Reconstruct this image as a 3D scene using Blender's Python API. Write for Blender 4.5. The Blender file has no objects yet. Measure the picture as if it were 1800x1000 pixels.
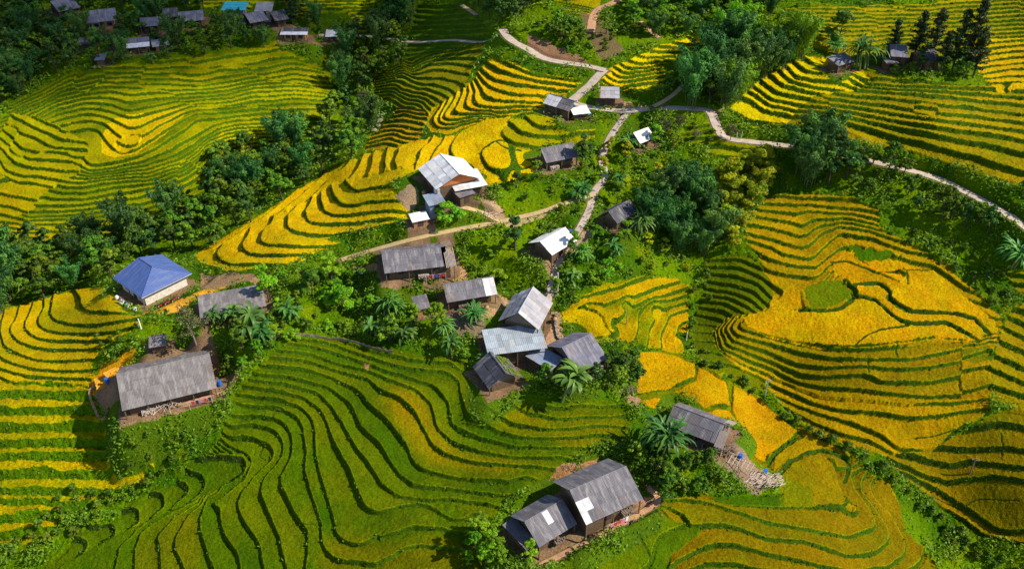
import bpy, math, random
import numpy as np
from mathutils import Vector

# ------------------------------------------------------------------ camera, sky, sun, exposure
C = bpy.context.scene.collection
SC = bpy.context.scene
CAM_H = 95.0
PITCH = math.radians(35.0)
FPX = 1559.0                                   # focal length in photograph pixels (1800 wide)
cam_d = bpy.data.cameras.new('camera'); cam = bpy.data.objects.new('camera', cam_d); C.objects.link(cam)
cam.location = (0, 0, CAM_H); cam.rotation_euler = (math.pi/2 - PITCH, 0, 0)
cam_d.sensor_width = 36; cam_d.lens = FPX/1800*36; cam_d.clip_start = 0.5; cam_d.clip_end = 6000
SC.camera = cam

SUN_EL, SUN_AZ = math.radians(43), math.radians(97)     # azimuth clockwise from +Y (straight ahead): the sun stands to the right
W = bpy.data.worlds.new("World"); SC.world = W; W.use_nodes = True
nt = W.node_tree; bg = nt.nodes['Background']
sky = nt.nodes.new('ShaderNodeTexSky'); sky.sky_type = 'NISHITA'; sky.sun_disc = False
sky.sun_elevation = SUN_EL; sky.sun_rotation = SUN_AZ; sky.altitude = 1200
nt.links.new(sky.outputs[0], bg.inputs[0]); bg.inputs[1].default_value = 0.115
sl = bpy.data.lights.new('sun', 'SUN'); sl.energy = 5.0; sl.angle = math.radians(0.5); sl.color = (1, 0.91, 0.74)
sun = bpy.data.objects.new('sun', sl); C.objects.link(sun)
to_sun = Vector((math.sin(SUN_AZ)*math.cos(SUN_EL), math.cos(SUN_AZ)*math.cos(SUN_EL), math.sin(SUN_EL)))
sun.rotation_euler = to_sun.to_track_quat('Z', 'Y').to_euler(); sun.location = to_sun*400
vs = SC.view_settings; vs.view_transform = 'Standard'; vs.look = 'None'; vs.gamma = 1; vs.use_curve_mapping = False; vs.exposure = 0.4
SC.cycles.max_bounces = 5; SC.cycles.diffuse_bounces = 2; SC.cycles.transmission_bounces = 3; SC.cycles.transparent_max_bounces = 16
SC.cycles.caustics_reflective = False; SC.cycles.caustics_refractive = False

rng = np.random.default_rng(7); random.seed(7)

# ------------------------------------------------------------------ small tools
def pl(s): return np.array([[float(a) for a in p.split(',')] for p in s.split()])

def tps_fit(pts, vals, lam=1e-3):
    p = np.asarray(pts, float)/200.0; n = len(p)
    d2 = ((p[:, None]-p[None])**2).sum(-1)
    K = 0.5*d2*np.log(d2+1e-12) + lam*np.eye(n)
    P = np.c_[np.ones(n), p]
    A = np.zeros((n+3, n+3)); A[:n, :n] = K; A[:n, n:] = P; A[n:, :n] = P.T
    w = np.linalg.solve(A, np.r_[np.asarray(vals, float), 0, 0, 0])
    return p, w
def tps_eval(fit, u, v):
    p, w = fit; u = np.asarray(u, float).ravel()/200; v = np.asarray(v, float).ravel()/200
    out = np.empty(len(u)); n = len(p)
    for i in range(0, len(u), 40000):
        a = u[i:i+40000]; b = v[i:i+40000]
        d2 = (a[:, None]-p[None, :, 0])**2 + (b[:, None]-p[None, :, 1])**2
        out[i:i+40000] = (0.5*d2*np.log(d2+1e-12)) @ w[:n] + w[n] + w[n+1]*a + w[n+2]*b
    return out

def vnoise(x, y, seed):                        # smooth value noise in 0..1
    xi = np.floor(x).astype(np.int64); yi = np.floor(y).astype(np.int64)
    fx = x-xi; fy = y-yi; fx = fx*fx*(3-2*fx); fy = fy*fy*(3-2*fy)
    def h(a, b):
        n = (a*374761393 + b*668265263 + seed*974711) & 0xffffffff
        n = ((n ^ (n >> 13))*1274126177) & 0xffffffff
        return ((n ^ (n >> 16)) & 0xffff)/65535.0
    return (h(xi, yi)*(1-fx)+h(xi+1, yi)*fx)*(1-fy) + (h(xi, yi+1)*(1-fx)+h(xi+1, yi+1)*fx)*fy
def fbm(x, y, seed, o=3):
    s = 0; a = 1; t = 0
    for k in range(o):
        s = s + a*vnoise(x*2**k, y*2**k, seed+31*k); t += a; a *= 0.5
    return s/t
def inpoly(u, v, poly):
    r = np.zeros(u.shape, bool); n = len(poly)
    for i in range(n):
        x1, y1 = poly[i]; x2, y2 = poly[(i+1) % n]
        if y1 == y2: continue
        c = ((y1 > v) != (y2 > v)) & (u < (x2-x1)*(v-y1)/(y2-y1)+x1)
        r ^= c
    return r
def segdist(u, v, line):                       # distance to a polyline, and the parameter along it (in samples)
    best = np.full(u.shape, 1e9); par = np.zeros(u.shape)
    for i in range(len(line)-1):
        a = line[i]; b = line[i+1]; d = b-a; L = (d*d).sum()+1e-9
        t = np.clip(((u-a[0])*d[0]+(v-a[1])*d[1])/L, 0, 1)
        q = np.hypot(u-a[0]-t*d[0], v-a[1]-t*d[1]); m = q < best
        best = np.where(m, q, best); par = np.where(m, i+t, par)
    return best, par
def smooth(e0, e1, x):
    t = np.clip((x-e0)/(e1-e0), 0, 1); return t*t*(3-2*t)
def catmull(p, k=6):
    q = np.vstack([2*p[0]-p[1], p, 2*p[-1]-p[-2]]); out = []
    for i in range(1, len(q)-2):
        for t in np.arange(k)/k:
            a, b, c, d = q[i-1], q[i], q[i+1], q[i+2]
            out.append(0.5*((2*b)+(c-a)*t+(2*a-5*b+4*c-d)*t*t+(3*b-a-3*c+d)*t**3))
    out.append(p[-1]); return np.array(out)

# ------------------------------------------------------------------ the lie of the land: heights (m) at points of the view
ZC = """0,1000,-8 300,1000,-5 600,1000,-2 900,1000,0 1200,1000,-1 1500,1000,-4 1700,1000,-12 1800,1000,-11
0,850,-4 200,800,-2 500,850,0 800,800,3 1050,880,3 1300,850,2 1500,880,-2 1640,900,-8 1800,880,-4
0,650,1 150,600,4 300,680,5 450,700,5 700,680,7 900,640,8.5 1100,700,6 1250,700,5 1340,690,1 1450,720,2 1600,720,4 1780,700,6
200,530,6.5 330,520,8 600,520,9 800,500,11 1000,520,11 1120,540,9 1220,560,5 1300,590,7 1450,560,9 1650,540,10 1790,520,11
0,520,-3 150,480,-2 0,440,-3 250,440,-1 400,460,8 350,400,-1 500,420,12 650,370,15.5 450,330,0 560,280,2.5 600,310,10 700,290,18 800,290,19 950,250,21
850,400,15.5 1000,400,15.5 1100,400,15 1220,420,11.5 1300,420,13 1450,420,13.5 1600,420,15 1780,440,16
1050,300,18 1200,300,17.5 1350,300,18 1500,300,20 1650,320,20 1790,390,20
1100,190,23.5 1260,210,22.5 1450,200,25 1650,220,27 1790,250,26
1500,120,28 1700,130,29 1800,100,31 1600,40,32 1450,60,31 1790,10,35
1060,125,26.5 960,105,26.5 880,60,27 1150,110,27 1250,130,25.5 1060,50,30 1250,30,30 850,130,23 780,160,19 700,160,12 650,200,6 620,130,7 690,70,14 760,40,19 800,70,20 850,20,26
550,200,7 400,250,6 300,300,5.5 150,330,3 50,380,0 500,120,11.5 300,180,11 100,200,8.5 300,110,14.5 0,230,6.5 450,60,16 250,50,18 100,50,18 0,100,14 600,20,19 350,5,20 680,10,19
-300,1100,-15 900,1150,-3 2100,1100,-12 -400,500,-8 2200,500,18 -400,100,16 2200,100,40 0,-100,24 900,-100,36 1800,-100,42 -600,-300,46 900,-300,57 2400,-300,62 -800,-430,62 900,-430,68 2700,-430,72 -700,800,-15 2500,800,6"""
ZC = np.array([[float(a) for a in p.split(',')] for p in ZC.split()])
ZFIT = tps_fit(ZC[:, :2], ZC[:, 2], 2e-3)
cP, sP = math.cos(PITCH), math.sin(PITCH)
def raydir(u, v):
    a = (np.asarray(u, float)-900); b = (500-np.asarray(v, float))
    return a, FPX*cP + b*sP, -FPX*sP + b*cP
def unproj_z(u, v, z):
    dx, dy, dz = raydir(u, v); t = (z-CAM_H)/dz
    return dx*t, dy*t, z
def proj(x, y, z):
    f = y*cP-(z-CAM_H)*sP; up = y*sP+(z-CAM_H)*cP
    return 900+FPX*x/f, 500-FPX*up/f
def zb(u, v): return tps_eval(ZFIT, u, v)
def zb1(u, v): return float(tps_eval(ZFIT, [u], [v])[0])

ul = np.r_[np.linspace(-900, -60, 85)[:-1], np.arange(-60, 1861, 1.35), np.linspace(1861, 2700, 85)[1:]]
vl = np.r_[np.linspace(-430, -40, 60)[:-1], np.arange(-40, 1051, 1.1), np.linspace(1051, 1420, 50)[1:]]
NU, NV = len(ul), len(vl)
UU, VV = np.meshgrid(ul, vl)
ZB = zb(UU, VV).reshape(NV, NU)
ZB = np.minimum(ZB, CAM_H-16)
XX, YY, _ = unproj_z(UU, VV, ZB)
DISP = np.zeros_like(ZB)
# ------------------------------------------------------------------ rice terraces: outlines and contour lines of every slope
GOLD = (.58, .315, .006); YEL = (.55, .36, .005); LIME = (.36, .35, .004); OLIVE = (.22, .19, .004); GREEN = (.052, .10, .004)
DGREEN = (.04, .085, .006); ORNG = (.56, .26, .006); AMBER = (.40, .24, .005); BANK = (.046, .090, .008); DIRT = (.30, .17, .085)
RZ = []
def R(poly, lines, rw, cols, amin=.4, amax=1.3, wob=.13, bank=BANK, warp=2.5, soft=0, flat=False, fault=0):
    L = []
    for row in lines.strip().split('\n'):
        k, s = row.split(':'); L.append((float(k), pl(s)))
    RZ.append(dict(poly=pl(poly), lines=L, rw=rw, cols=cols, amin=amin, amax=amax, wob=wob, bank=bank, warp=warp, soft=soft, flat=flat, fault=fault))

# far left slope
R('-60,250 0,215 20,182 70,160 95,140 120,128 200,116 285,110 400,86 480,76 640,86 640,98 600,112 580,130 592,170 575,200 550,236 500,252 470,258 385,285 385,312 372,340 350,362 270,397 200,412 120,440 95,425 60,395 30,372 -60,330',
  '''25:20,185 70,160 120,132 200,120 285,114 400,92 480,84 600,92
21:10,210 60,190 110,165 180,150 230,152 290,150 350,152 400,146 450,138 520,128 580,135
18:0,235 50,215 100,190 150,178 200,180 225,190 260,183 335,172 400,168 450,156 520,152 585,160
13:168,240 174,258 185,272 212,277 245,270 280,250 315,225 345,208 400,205 440,200 500,195 578,192
11:145,300 160,305 200,300 250,290 300,272 350,245 385,225 420,218 480,215 560,215
8:115,315 140,318 200,312 260,308 320,290 350,270 372,250 400,240 440,235 500,233 545,232
5:80,340 100,346 150,345 220,335 290,322 330,305 350,285 365,270 390,262 430,255
2:30,370 50,380 100,378 180,370 250,365 320,345 360,325 380,310
0:60,392 120,390 200,385 262,380 290,375
-2:100,415 170,405 220,400''', 4.0, [(.145, .165, .004), (.20, .20, .004), (.28, .26, .004), (.105, .14, .005), (.25, .235, .004)], amin=.45, amax=.8, fault=.5)
R('-60,235 0,235 20,200 60,205 110,225 150,250 155,262 140,302 90,332 70,347 0,352 -60,352',
  '''6:50,215 100,240 150,250
5:35,225 75,247 100,258 148,262
4:15,238 37,257 75,266 132,275
3:5,248 27,270 50,281 130,284
2:0,262 20,282 50,295 115,303
1:0,283 10,300 40,312 100,318
0:0,305 30,322 85,330''', 4.5, [(.17, .18, .004), (.26, .245, .004), (.30, .26, .005)], amin=.5, amax=.9, fault=.3)
R('-60,333 0,333 65,350 60,372 30,378 60,396 98,425 95,440 0,442 -60,440',
  '''7:0,340 30,345 60,352
4:0,392 40,398 70,400
2:0,412 40,410 90,408
0:0,432 50,430 95,425''', 4, [(.40, .235, .005), (.34, .25, .005), (.2, .2, .004)], amin=.4, amax=.8)
# strips beyond the far village
R('355,-45 640,-45 672,20 688,50 600,57 560,42 480,20 400,10 358,14',
  '''0:540,53 620,53 686,48
4:470,27 560,30 676,24
8:400,8 640,3
14:400,-36 640,-40''', 3, [OLIVE, (.30, .24, .004), LIME, (.16, .2, .005)], amin=.4, amax=.8)
R('735,8 830,8 862,60 850,66 760,70 718,68',
  '''0:720,67 790,67 860,61
6:740,14 800,11 840,12''', 4, [DGREEN, (.06, .12, .01)], amin=.4, amax=.8)
R('700,80 850,76 800,86 760,98 720,110 705,108', '0:700,108 760,98\n3:705,82 800,80', 3.5, [DGREEN, (.07, .12, .008)], amin=.4, amax=.7)
R('640,60 640,90 480,84 400,92 560,74', '0:480,84 640,90\n3:520,70 640,66', 3, [DGREEN, GREEN], amin=.3, amax=.7)
# far flank of the spur
R('655,132 700,112 760,95 850,76 852,92 838,112 822,140 830,150 815,170 790,190 775,200 752,215 720,212 690,190 660,172',
  '''11:720,118 760,98 800,90 850,78
9:690,128 712,116 740,112 790,105 838,105
6:668,140 700,130 715,130 735,140 780,140 815,152 822,165
3:662,155 695,150 705,158 745,168 775,180 788,190
0:662,170 690,168 705,178 740,190 752,205
-2:700,195 720,200 745,215''', 5, [(.30, .24, .005), OLIVE, (.22, .22, .005), AMBER], amin=.5, amax=1)
R('642,262 650,240 690,205 700,190 745,192 752,215 735,250 705,264',
  '''0:645,260 680,254 705,262
2:655,245 685,237 715,245
4:665,228 695,222 730,228
6:690,208 715,203 745,210
8:700,192 740,195''', 5, [ORNG, AMBER], amin=.5, amax=1)
R('862,102 905,112 940,132 1000,138 1024,146 992,168 958,190 940,197 850,212 792,236 758,232 748,216 760,190 800,165 830,145 845,122',
  '''11:868,104 885,112 905,122 940,135 1000,142
9:845,126 862,140 890,148 960,158 990,160
7:835,145 850,165 880,178 930,183 960,180
5:822,158 818,180 830,195 870,202 930,195
3:800,168 785,190 778,205 800,213 860,206
1:775,185 757,212 765,222 790,228 840,213''', 6, [GOLD, YEL], amin=.6, amax=1.1)
R('880,226 898,210 938,203 1000,210 1042,225 1048,240 1022,252 965,258 912,260 886,247',
  '''2:928,212 935,222 955,228 1000,231 1035,225
1:898,222 912,236 950,243 1000,244 1043,238
0:880,240 905,255 950,259 1010,254''', 5.5, [(.34, .30, .005), OLIVE], amin=.6, amax=1, wob=.06)
# the yellow crest of the spur
R('655,268 700,258 755,242 800,238 850,212 900,205 884,228 886,247 912,260 965,258 945,285 950,300 900,318 858,325 840,300 800,280 735,296 690,305 640,320 590,322 560,345 470,392 420,425 360,442 345,446 420,400 500,350 560,312 610,284',
  '''10:872,250 846,275 850,288 870,298 892,301 925,290
9:800,240 790,255 792,268 805,280 830,290
8:775,250 765,258 750,290 745,300
7:755,250 745,258 732,282 728,300
6:700,260 695,275 690,290 700,305
5:678,268 676,295 670,310
4:652,278 648,297 640,315
3:632,285 622,300 600,322
2:605,292 580,312 560,335
1:560,315 520,350 470,385
0:480,368 400,420''', 5.5, [(.58, .325, .005), YEL, (.44, .31, .005)], amin=.4, amax=1, wob=.07)
R('640,312 700,296 735,296 680,325 700,345 735,366 740,378 690,392 640,402 570,420 600,430 560,440 530,458 480,470 400,476 350,458 345,446 400,428 470,385 560,342 590,320',
  '''6.8:620,345 680,335
5:560,352 563,362 572,375 590,381 612,382 650,376 732,370
4:545,352 533,368 535,382 550,394 570,397 625,397 690,386
3:520,362 503,376 502,397 515,410 550,417 600,415
2:475,390 458,404 457,422 475,431 512,436 575,436
1:435,415 425,428 432,445 460,451 540,450
0:390,432 380,448 400,466 470,468''', 7, [(.56, .34, .005), YEL, (.42, .31, .005)], amin=.5, amax=1.1, wob=.05)
# yellow knoll at the left edge
R('-60,545 0,545 60,530 130,510 175,503 200,512 215,530 248,555 248,572 205,592 195,602 180,610 160,640 170,670 160,680 -60,675',
  '''6:138,528 138,538 150,546 175,550 212,551
5:88,535 86,550 100,565 125,572 162,574 245,562
4:75,540 65,560 72,577 100,586 150,590 195,587 240,577
3:50,550 41,567 45,582 65,596 100,602 180,602
2:25,562 15,580 22,595 50,610 87,617 150,617
1:0,590 5,610 25,622 62,635 100,638 150,635
0:-15,610 0,630 25,642 62,652 112,655 150,655
-1:0,650 50,665 150,668
-2:-60,560 -50,640 20,675 100,682''', 6, [(.38, .28, .005), (.44, .30, .005), (.26, .23, .005)], amin=.6, amax=1.2, wob=.05)
R('-60,668 120,672 165,682 180,740 245,745 272,785 272,835 255,842 190,872 100,890 98,940 60,955 -60,958',
  '''10:-40,671 0,672 100,678
9:-40,699 0,700 165,702
8:-40,727 0,728 170,728
7:-40,756 0,757 240,757
6:-40,784 0,785 265,785
5:-40,808 0,808 270,806
4:-40,840 0,840 255,838
3:-40,866 0,868 185,871
2:-40,885 0,885 75,884
1:-40,914 0,915 75,912
0:-40,944 0,945 95,938''', 21, [(.44, .30, .005), (.26, .23, .005), (.36, .26, .005)], amin=.6, amax=1.2, wob=.07, bank=(.075, .145, .010), warp=6)
# the big green bowl in front
FG = '''-11:362,842 292,882 225,918 175,944 125,975 85,1005
-10:380,838 330,880 260,915 210,957 200,1005
-9:392,836 345,878 285,905 245,932 235,960 234,1005
-8:402,832 352,876 312,902 282,932 276,960 279,1005
-7:410,828 368,866 330,905 306,940 304,965 315,987 320,1005
-6:418,824 385,850 362,872 354,900 347,925 355,955 372,1005
-5:400,785 430,800 440,815 430,845 400,868 388,895 385,920 395,950 412,975 420,1005
-4:400,770 440,772 470,785 478,805 452,830 425,857 415,885 425,912 450,955 462,1005
-3:400,752 440,748 478,757 494,775 496,795 483,815 462,840 460,850 462,875 475,910 485,940 490,965 502,1005
-2:410,738 450,734 490,742 508,762 512,785 508,808 497,827 495,857 510,890 527,922 537,935 537,965 532,1005
-1:420,715 450,716 490,720 520,735 530,755 537,795 534,815 540,845 553,890 563,930 566,955 578,975 600,988 660,998 690,985 712,968 740,962 800,966 850,985
0:430,698 450,702 487,705 525,717 545,738 550,752 552,800 562,837 580,900 590,940 612,957 637,960 675,942 725,930 775,932
1:440,682 487,690 530,700 562,722 575,750 585,780 610,825 635,880 650,897 670,901 700,892 735,885 790,892 830,905
2:445,670 500,678 557,692 580,717 604,754 625,790 657,830 670,852 700,874 750,884 812,900
3:450,660 512,667 580,685 615,715 632,750 662,780 682,807 700,835 720,850 762,859 825,867 875,872
4:470,645 525,650 580,664 625,688 642,707 676,737 690,752 712,782 725,812 750,830 787,840 832,846 890,848
5:480,630 535,637 590,652 648,670 660,684 700,702 725,725 740,750 760,782 790,802 837,814 890,817 950,822
6:487,618 537,624 590,640 650,656 690,672 730,687 755,712 768,752 800,782 850,797 900,805 970,806
7:505,605 560,614 615,630 668,652 715,667 760,682 785,707 796,750 837,770 900,788 1000,788
8:530,598 580,606 640,628 690,645 725,650 775,655 802,670 812,712 826,740 875,763 920,773 1010,770
9:600,600 660,622 720,635 790,640 828,665 838,700 855,728 900,750 960,757 1050,752
10:700,610 780,625 840,650 860,690 880,712 930,730 1000,738 1090,735
11:850,655 880,700 930,715 1010,722 1095,715'''
R('520,592 640,600 700,612 760,628 830,630 850,690 920,706 1000,715 1060,705 1100,710 1112,740 1100,775 1040,800 985,815 960,838 950,850 885,880 865,915 830,945 850,985 850,1055 60,1055 60,1000 225,915 300,872 330,830 390,770 395,740 410,700 440,660 480,620',
  FG, 6.2, [(.046, .092, .004), (.058, .106, .004), (.088, .115, .003), (.040, .086, .005)], amin=.6, amax=1.1, wob=.06, warp=3)
R('640,690 700,655 760,668 790,705 800,752 850,785 905,790 960,795 985,812 950,826 880,850 800,842 740,826 700,790 660,730', FG, 6.2, [(.16, .135, .003), (.10, .118, .003), (.19, .145, .003)], amin=.6, amax=1.1, wob=.06, warp=6, soft=48)
R('820,690 1100,715 1110,740 1095,775 1010,800 900,778 850,740', FG, 6, [(.10, .115, .003), (.14, .13, .003), (.08, .105, .004)], amin=.5, amax=.9, wob=.2, warp=6, soft=26)
R('280,905 350,880 360,930 380,1055 230,1055 230,960', FG, 6.2, [(.12, .115, .003), (.085, .105, .003), (.14, .12, .003)], amin=.6, amax=1.1, wob=.06, warp=6, soft=26)
R('560,925 690,945 800,934 860,960 850,1055 580,1055 540,985', FG, 6.2, [(.12, .115, .003), (.09, .105, .003)], amin=.6, amax=1.1, wob=.06, warp=6, soft=26)
R('90,985 150,925 200,920 215,898 262,868 312,850 340,806 385,800 428,800 440,815 425,838 385,858 330,885 225,930 150,972 100,1000',
  '''6:345,812 385,806 425,815 418,832 390,850
5:335,835 350,840 355,855 345,868 330,880
4:312,852 327,857 322,872 300,890
3:262,872 285,874 285,890 262,908
2:205,902 240,899 240,915 218,932
1:150,928 195,924 197,937 170,955
0:85,985 130,950 150,955 120,985''', 9, [GREEN, (.09, .13, .005)], amin=.6, amax=1, wob=.04, bank=(.03, .055, .008))
# front right
R('1118,618 1180,618 1228,636 1290,668 1340,705 1400,745 1440,765 1500,795 1525,830 1560,850 1580,880 1590,930 1640,985 1680,1055 900,1055 945,1000 1060,935 1130,900 1160,880 1240,868 1275,880 1370,868 1372,836 1310,800 1312,762 1295,742 1195,708 1120,712',
  '''8:1122,640 1170,632 1215,640
6:1122,694 1170,684 1210,672 1222,660 1226,645
5:1130,720 1180,713 1240,712 1278,716 1284,700 1276,672
4:1300,775 1330,790 1352,815 1360,798 1390,777 1412,765 1385,728 1330,695
3:1345,850 1370,832 1390,810 1437,791 1487,803 1494,820 1480,790 1425,757
2:1180,858 1260,868 1350,892 1425,893 1487,886 1495,878 1476,855 1468,825 1462,808
1:1150,885 1200,880 1242,885 1275,895 1350,922 1400,930 1450,940 1492,945 1525,935 1542,920 1540,906 1512,862 1494,826
0:1130,975 1145,960 1172,965 1200,945 1232,927 1275,927 1312,937 1350,952 1412,955 1450,967 1487,979 1530,977 1555,962 1567,945 1565,930 1545,900 1515,860
-1:1165,1010 1190,990 1225,972 1250,962 1290,962 1350,978 1412,990 1450,1000 1500,1006 1560,1000 1590,980 1595,950 1570,900
-2:960,1000 1040,960 1100,930 1150,905
-2:1200,1010 1240,995 1290,995 1350,1008 1420,1020 1560,1025 1610,1000''', 7, [(.19, .122, .004), (.155, .115, .004), (.105, .105, .004)], amin=.5, amax=1.1, wob=.04, warp=3)
R('1118,618 1180,618 1228,636 1290,668 1340,705 1400,745 1412,762 1350,800 1310,790 1312,762 1295,742 1195,708 1120,712',
  '''8:1122,640 1170,632 1215,640
6:1122,694 1170,684 1210,672 1222,660 1226,645
5:1130,720 1180,713 1240,712 1278,716 1284,700 1276,672
4:1300,775 1330,790 1352,815 1360,798 1390,777 1412,765 1385,728 1330,695''', 7, [(.10, .13, .005), (.13, .14, .005)], amin=.5, amax=1.1, wob=.04)
R('900,1055 945,1000 1060,935 1130,900 1235,930 1180,975 1165,1055', '1:945,1000 1060,940 1140,905\n0:1032,1002 1045,980 1100,950 1150,915\n-1:1122,1005 1145,985 1150,960', 5, [GREEN, (.10, .14, .005)], amin=.4, amax=.7, wob=.04)
R('1242,875 1370,868 1430,870 1425,893 1350,893 1290,890', '0:1242,890 1425,893\n1:1250,872 1430,868', 4, [GREEN, DGREEN], amin=.3, amax=.6)
# the small fan of fields in the middle
R('985,548 1015,530 1060,500 1130,486 1190,490 1212,500 1210,560 1212,600 1200,622 1150,612 1100,600 1040,598 1000,588',
  '''6:1015,528 1055,518 1110,500 1150,488
5:1055,542 1110,522 1160,508 1195,500
4.4:1062,560 1112,534 1165,520
4:1050,545 1075,562 1090,590
3:1098,535 1125,550 1122,582 1115,598
2:1150,535 1170,547 1142,582 1138,605
1:1180,555 1162,590 1162,615
0:1198,570 1183,600 1187,622''', 5, [(.20, .20, .004), (.46, .25, .004), (.14, .17, .005), (.40, .26, .004)], amin=.4, amax=.9, wob=.12, warp=4)
R('985,548 1030,536 1060,556 1072,588 1040,598 1000,588', '0:985,590 1072,592\n1:1000,540 1060,552', 4, [(.46, .28, .005), (.36, .28, .005)], amin=.3, amax=.7)
# green steps between the middle fan and the right bowl
R('1240,455 1320,448 1350,480 1362,520 1348,545 1300,560 1262,575 1258,608 1290,640 1340,662 1345,690 1300,672 1262,645 1222,628 1215,590 1226,545 1236,500',
  '''10:1240,460 1300,458 1340,475
8:1240,482 1290,486 1330,500 1352,522
7:1240,495 1288,502 1325,515 1345,535
6:1238,508 1287,516 1320,530 1337,545
5:1236,519 1280,525 1315,542 1330,552
4:1232,530 1275,536 1305,552 1315,558
3:1228,542 1265,547 1295,561
2:1224,555 1255,562 1280,572
1:1220,570 1255,575
0:1218,585 1255,588
-1:1218,600 1258,604
-2:1225,618 1265,625
-3:1290,645 1342,665''', 3.2, [(.10, .12, .003), (.075, .105, .004), (.13, .14, .003)], amin=.3, amax=.7, wob=.06)
# right bowl
BOWL = '''22:1350,345 1420,350 1500,352
21:1340,360 1420,362 1520,372
20:1330,370 1350,373 1395,378 1417,371 1500,378 1545,388
19:1320,382 1350,387 1387,392 1412,399 1432,388 1490,386 1540,398
18:1312,396 1350,402 1400,415 1425,410 1445,398 1490,395
17:1305,412 1350,422 1387,432 1417,435 1440,415 1475,400 1530,408
16:1320,425 1355,436 1375,450 1420,458 1445,440 1475,415 1540,424 1600,445
15:1335,450 1350,458 1400,471 1437,470 1462,450 1490,437 1570,452 1640,470 1690,505
14:1338,470 1350,478 1387,487 1432,490 1470,462 1500,455 1570,475 1640,500 1700,530
13:1350,500 1380,520 1400,540 1420,543
12:1500,480 1550,500 1567,515 1562,525 1600,547 1675,550 1712,560 1737,585
11:1480,500 1505,522 1540,530 1575,560 1600,568 1662,567 1700,585 1720,598
10:1312,556 1303,566 1315,580 1350,590 1400,600 1450,609 1500,610 1550,605 1600,597 1645,590 1687,597
9:1300,558 1289,570 1302,588 1350,601 1412,617 1462,627 1525,630 1600,628 1650,617 1682,612 1740,600
8:1290,560 1278,574 1292,598 1320,608 1350,616 1400,638 1450,644 1525,642 1600,645 1687,632 1745,618
7:1282,562 1268,576 1282,606 1320,620 1350,632 1375,643 1412,656 1450,659 1525,655 1550,667 1625,665 1675,655 1720,648
6:1274,566 1261,580 1272,612 1320,634 1362,650 1400,672 1450,679 1525,681 1575,690 1637,695 1700,690 1737,680
5:1264,572 1254,585 1262,616 1310,642 1345,655 1365,668 1412,685 1450,697 1525,702 1600,710 1675,710 1735,703
4:1330,664 1350,675 1387,692 1425,710 1475,725 1525,727 1600,735 1650,732 1740,718
3:1345,690 1400,715 1450,733 1500,748 1550,768 1577,790 1637,796
2:1375,715 1432,748 1475,765 1525,776 1567,796'''
R('1345,345 1420,340 1500,348 1545,368 1545,398 1600,430 1660,462 1720,520 1762,560 1765,590 1735,628 1745,640 1740,720 1700,750 1640,790 1640,800 1560,800 1500,785 1430,758 1380,720 1340,670 1290,640 1258,612 1252,582 1280,558 1340,548 1362,520 1350,490 1335,455 1305,415 1320,380',
  BOWL, 4.4, [(.25, .165, .003), (.33, .20, .003), (.18, .145, .004)], amin=.4, amax=1, wob=.06)
R('1303,558 1345,548 1400,545 1500,545 1505,520 1480,490 1437,470 1462,450 1490,437 1570,450 1640,480 1700,530 1750,565 1755,600 1690,600 1640,592 1550,606 1500,611 1450,609 1400,602 1345,590',
  BOWL, 4.5, [(.46, .235, .003), (.48, .25, .003), (.42, .225, .003)], amin=.3, amax=.9, wob=.04)
R('1258,575 1290,556 1345,590 1440,612 1520,612 1690,600 1690,640 1690,700 1600,712 1450,700 1350,662 1300,640 1262,612', BOWL, 4.6, [(.24, .155, .004), (.18, .135, .004), (.34, .20, .004)], amin=.5, amax=1, wob=.06, fault=.3)
# lower right strips
R('1560,800 1640,790 1740,730 1790,715 1860,700 1860,1000 1800,960 1720,940 1640,880 1560,815',
  '''6:1600,760 1680,762 1760,750
5:1570,775 1640,790 1700,795 1770,790
4:1607,805 1640,815 1675,822 1700,814 1775,822 1820,828
3:1560,812 1625,840 1662,849 1712,845 1750,839 1780,845 1830,855
2:1590,835 1645,862 1700,900 1750,932 1775,937 1840,930
1:1620,878 1670,905 1730,945 1790,960 1850,955
0:1640,900 1720,950 1840,975''', 9, [(.22, .135, .004), (.18, .125, .004), (.14, .12, .005)], amin=.5, amax=1, wob=.05, bank=(.03, .055, .006))
R('1740,640 1752,610 1770,560 1780,540 1860,520 1860,720 1800,720 1745,700',
  '''6:1775,545 1830,560
5:1770,560 1840,590
4:1762,578 1840,615
3:1752,600 1840,642
2:1742,625 1840,672
1:1735,648 1840,695
0:1740,680 1840,712''', 8, [(.26, .18, .004), (.20, .17, .005)], amin=.5, amax=1, wob=.06)
R('1770,480 1860,470 1860,520 1790,520', '0:1770,515 1860,520\n2:1780,485 1860,490', 7, [(.3, .2, .005), (.2, .18, .005)], amin=.4, amax=.8)
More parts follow.
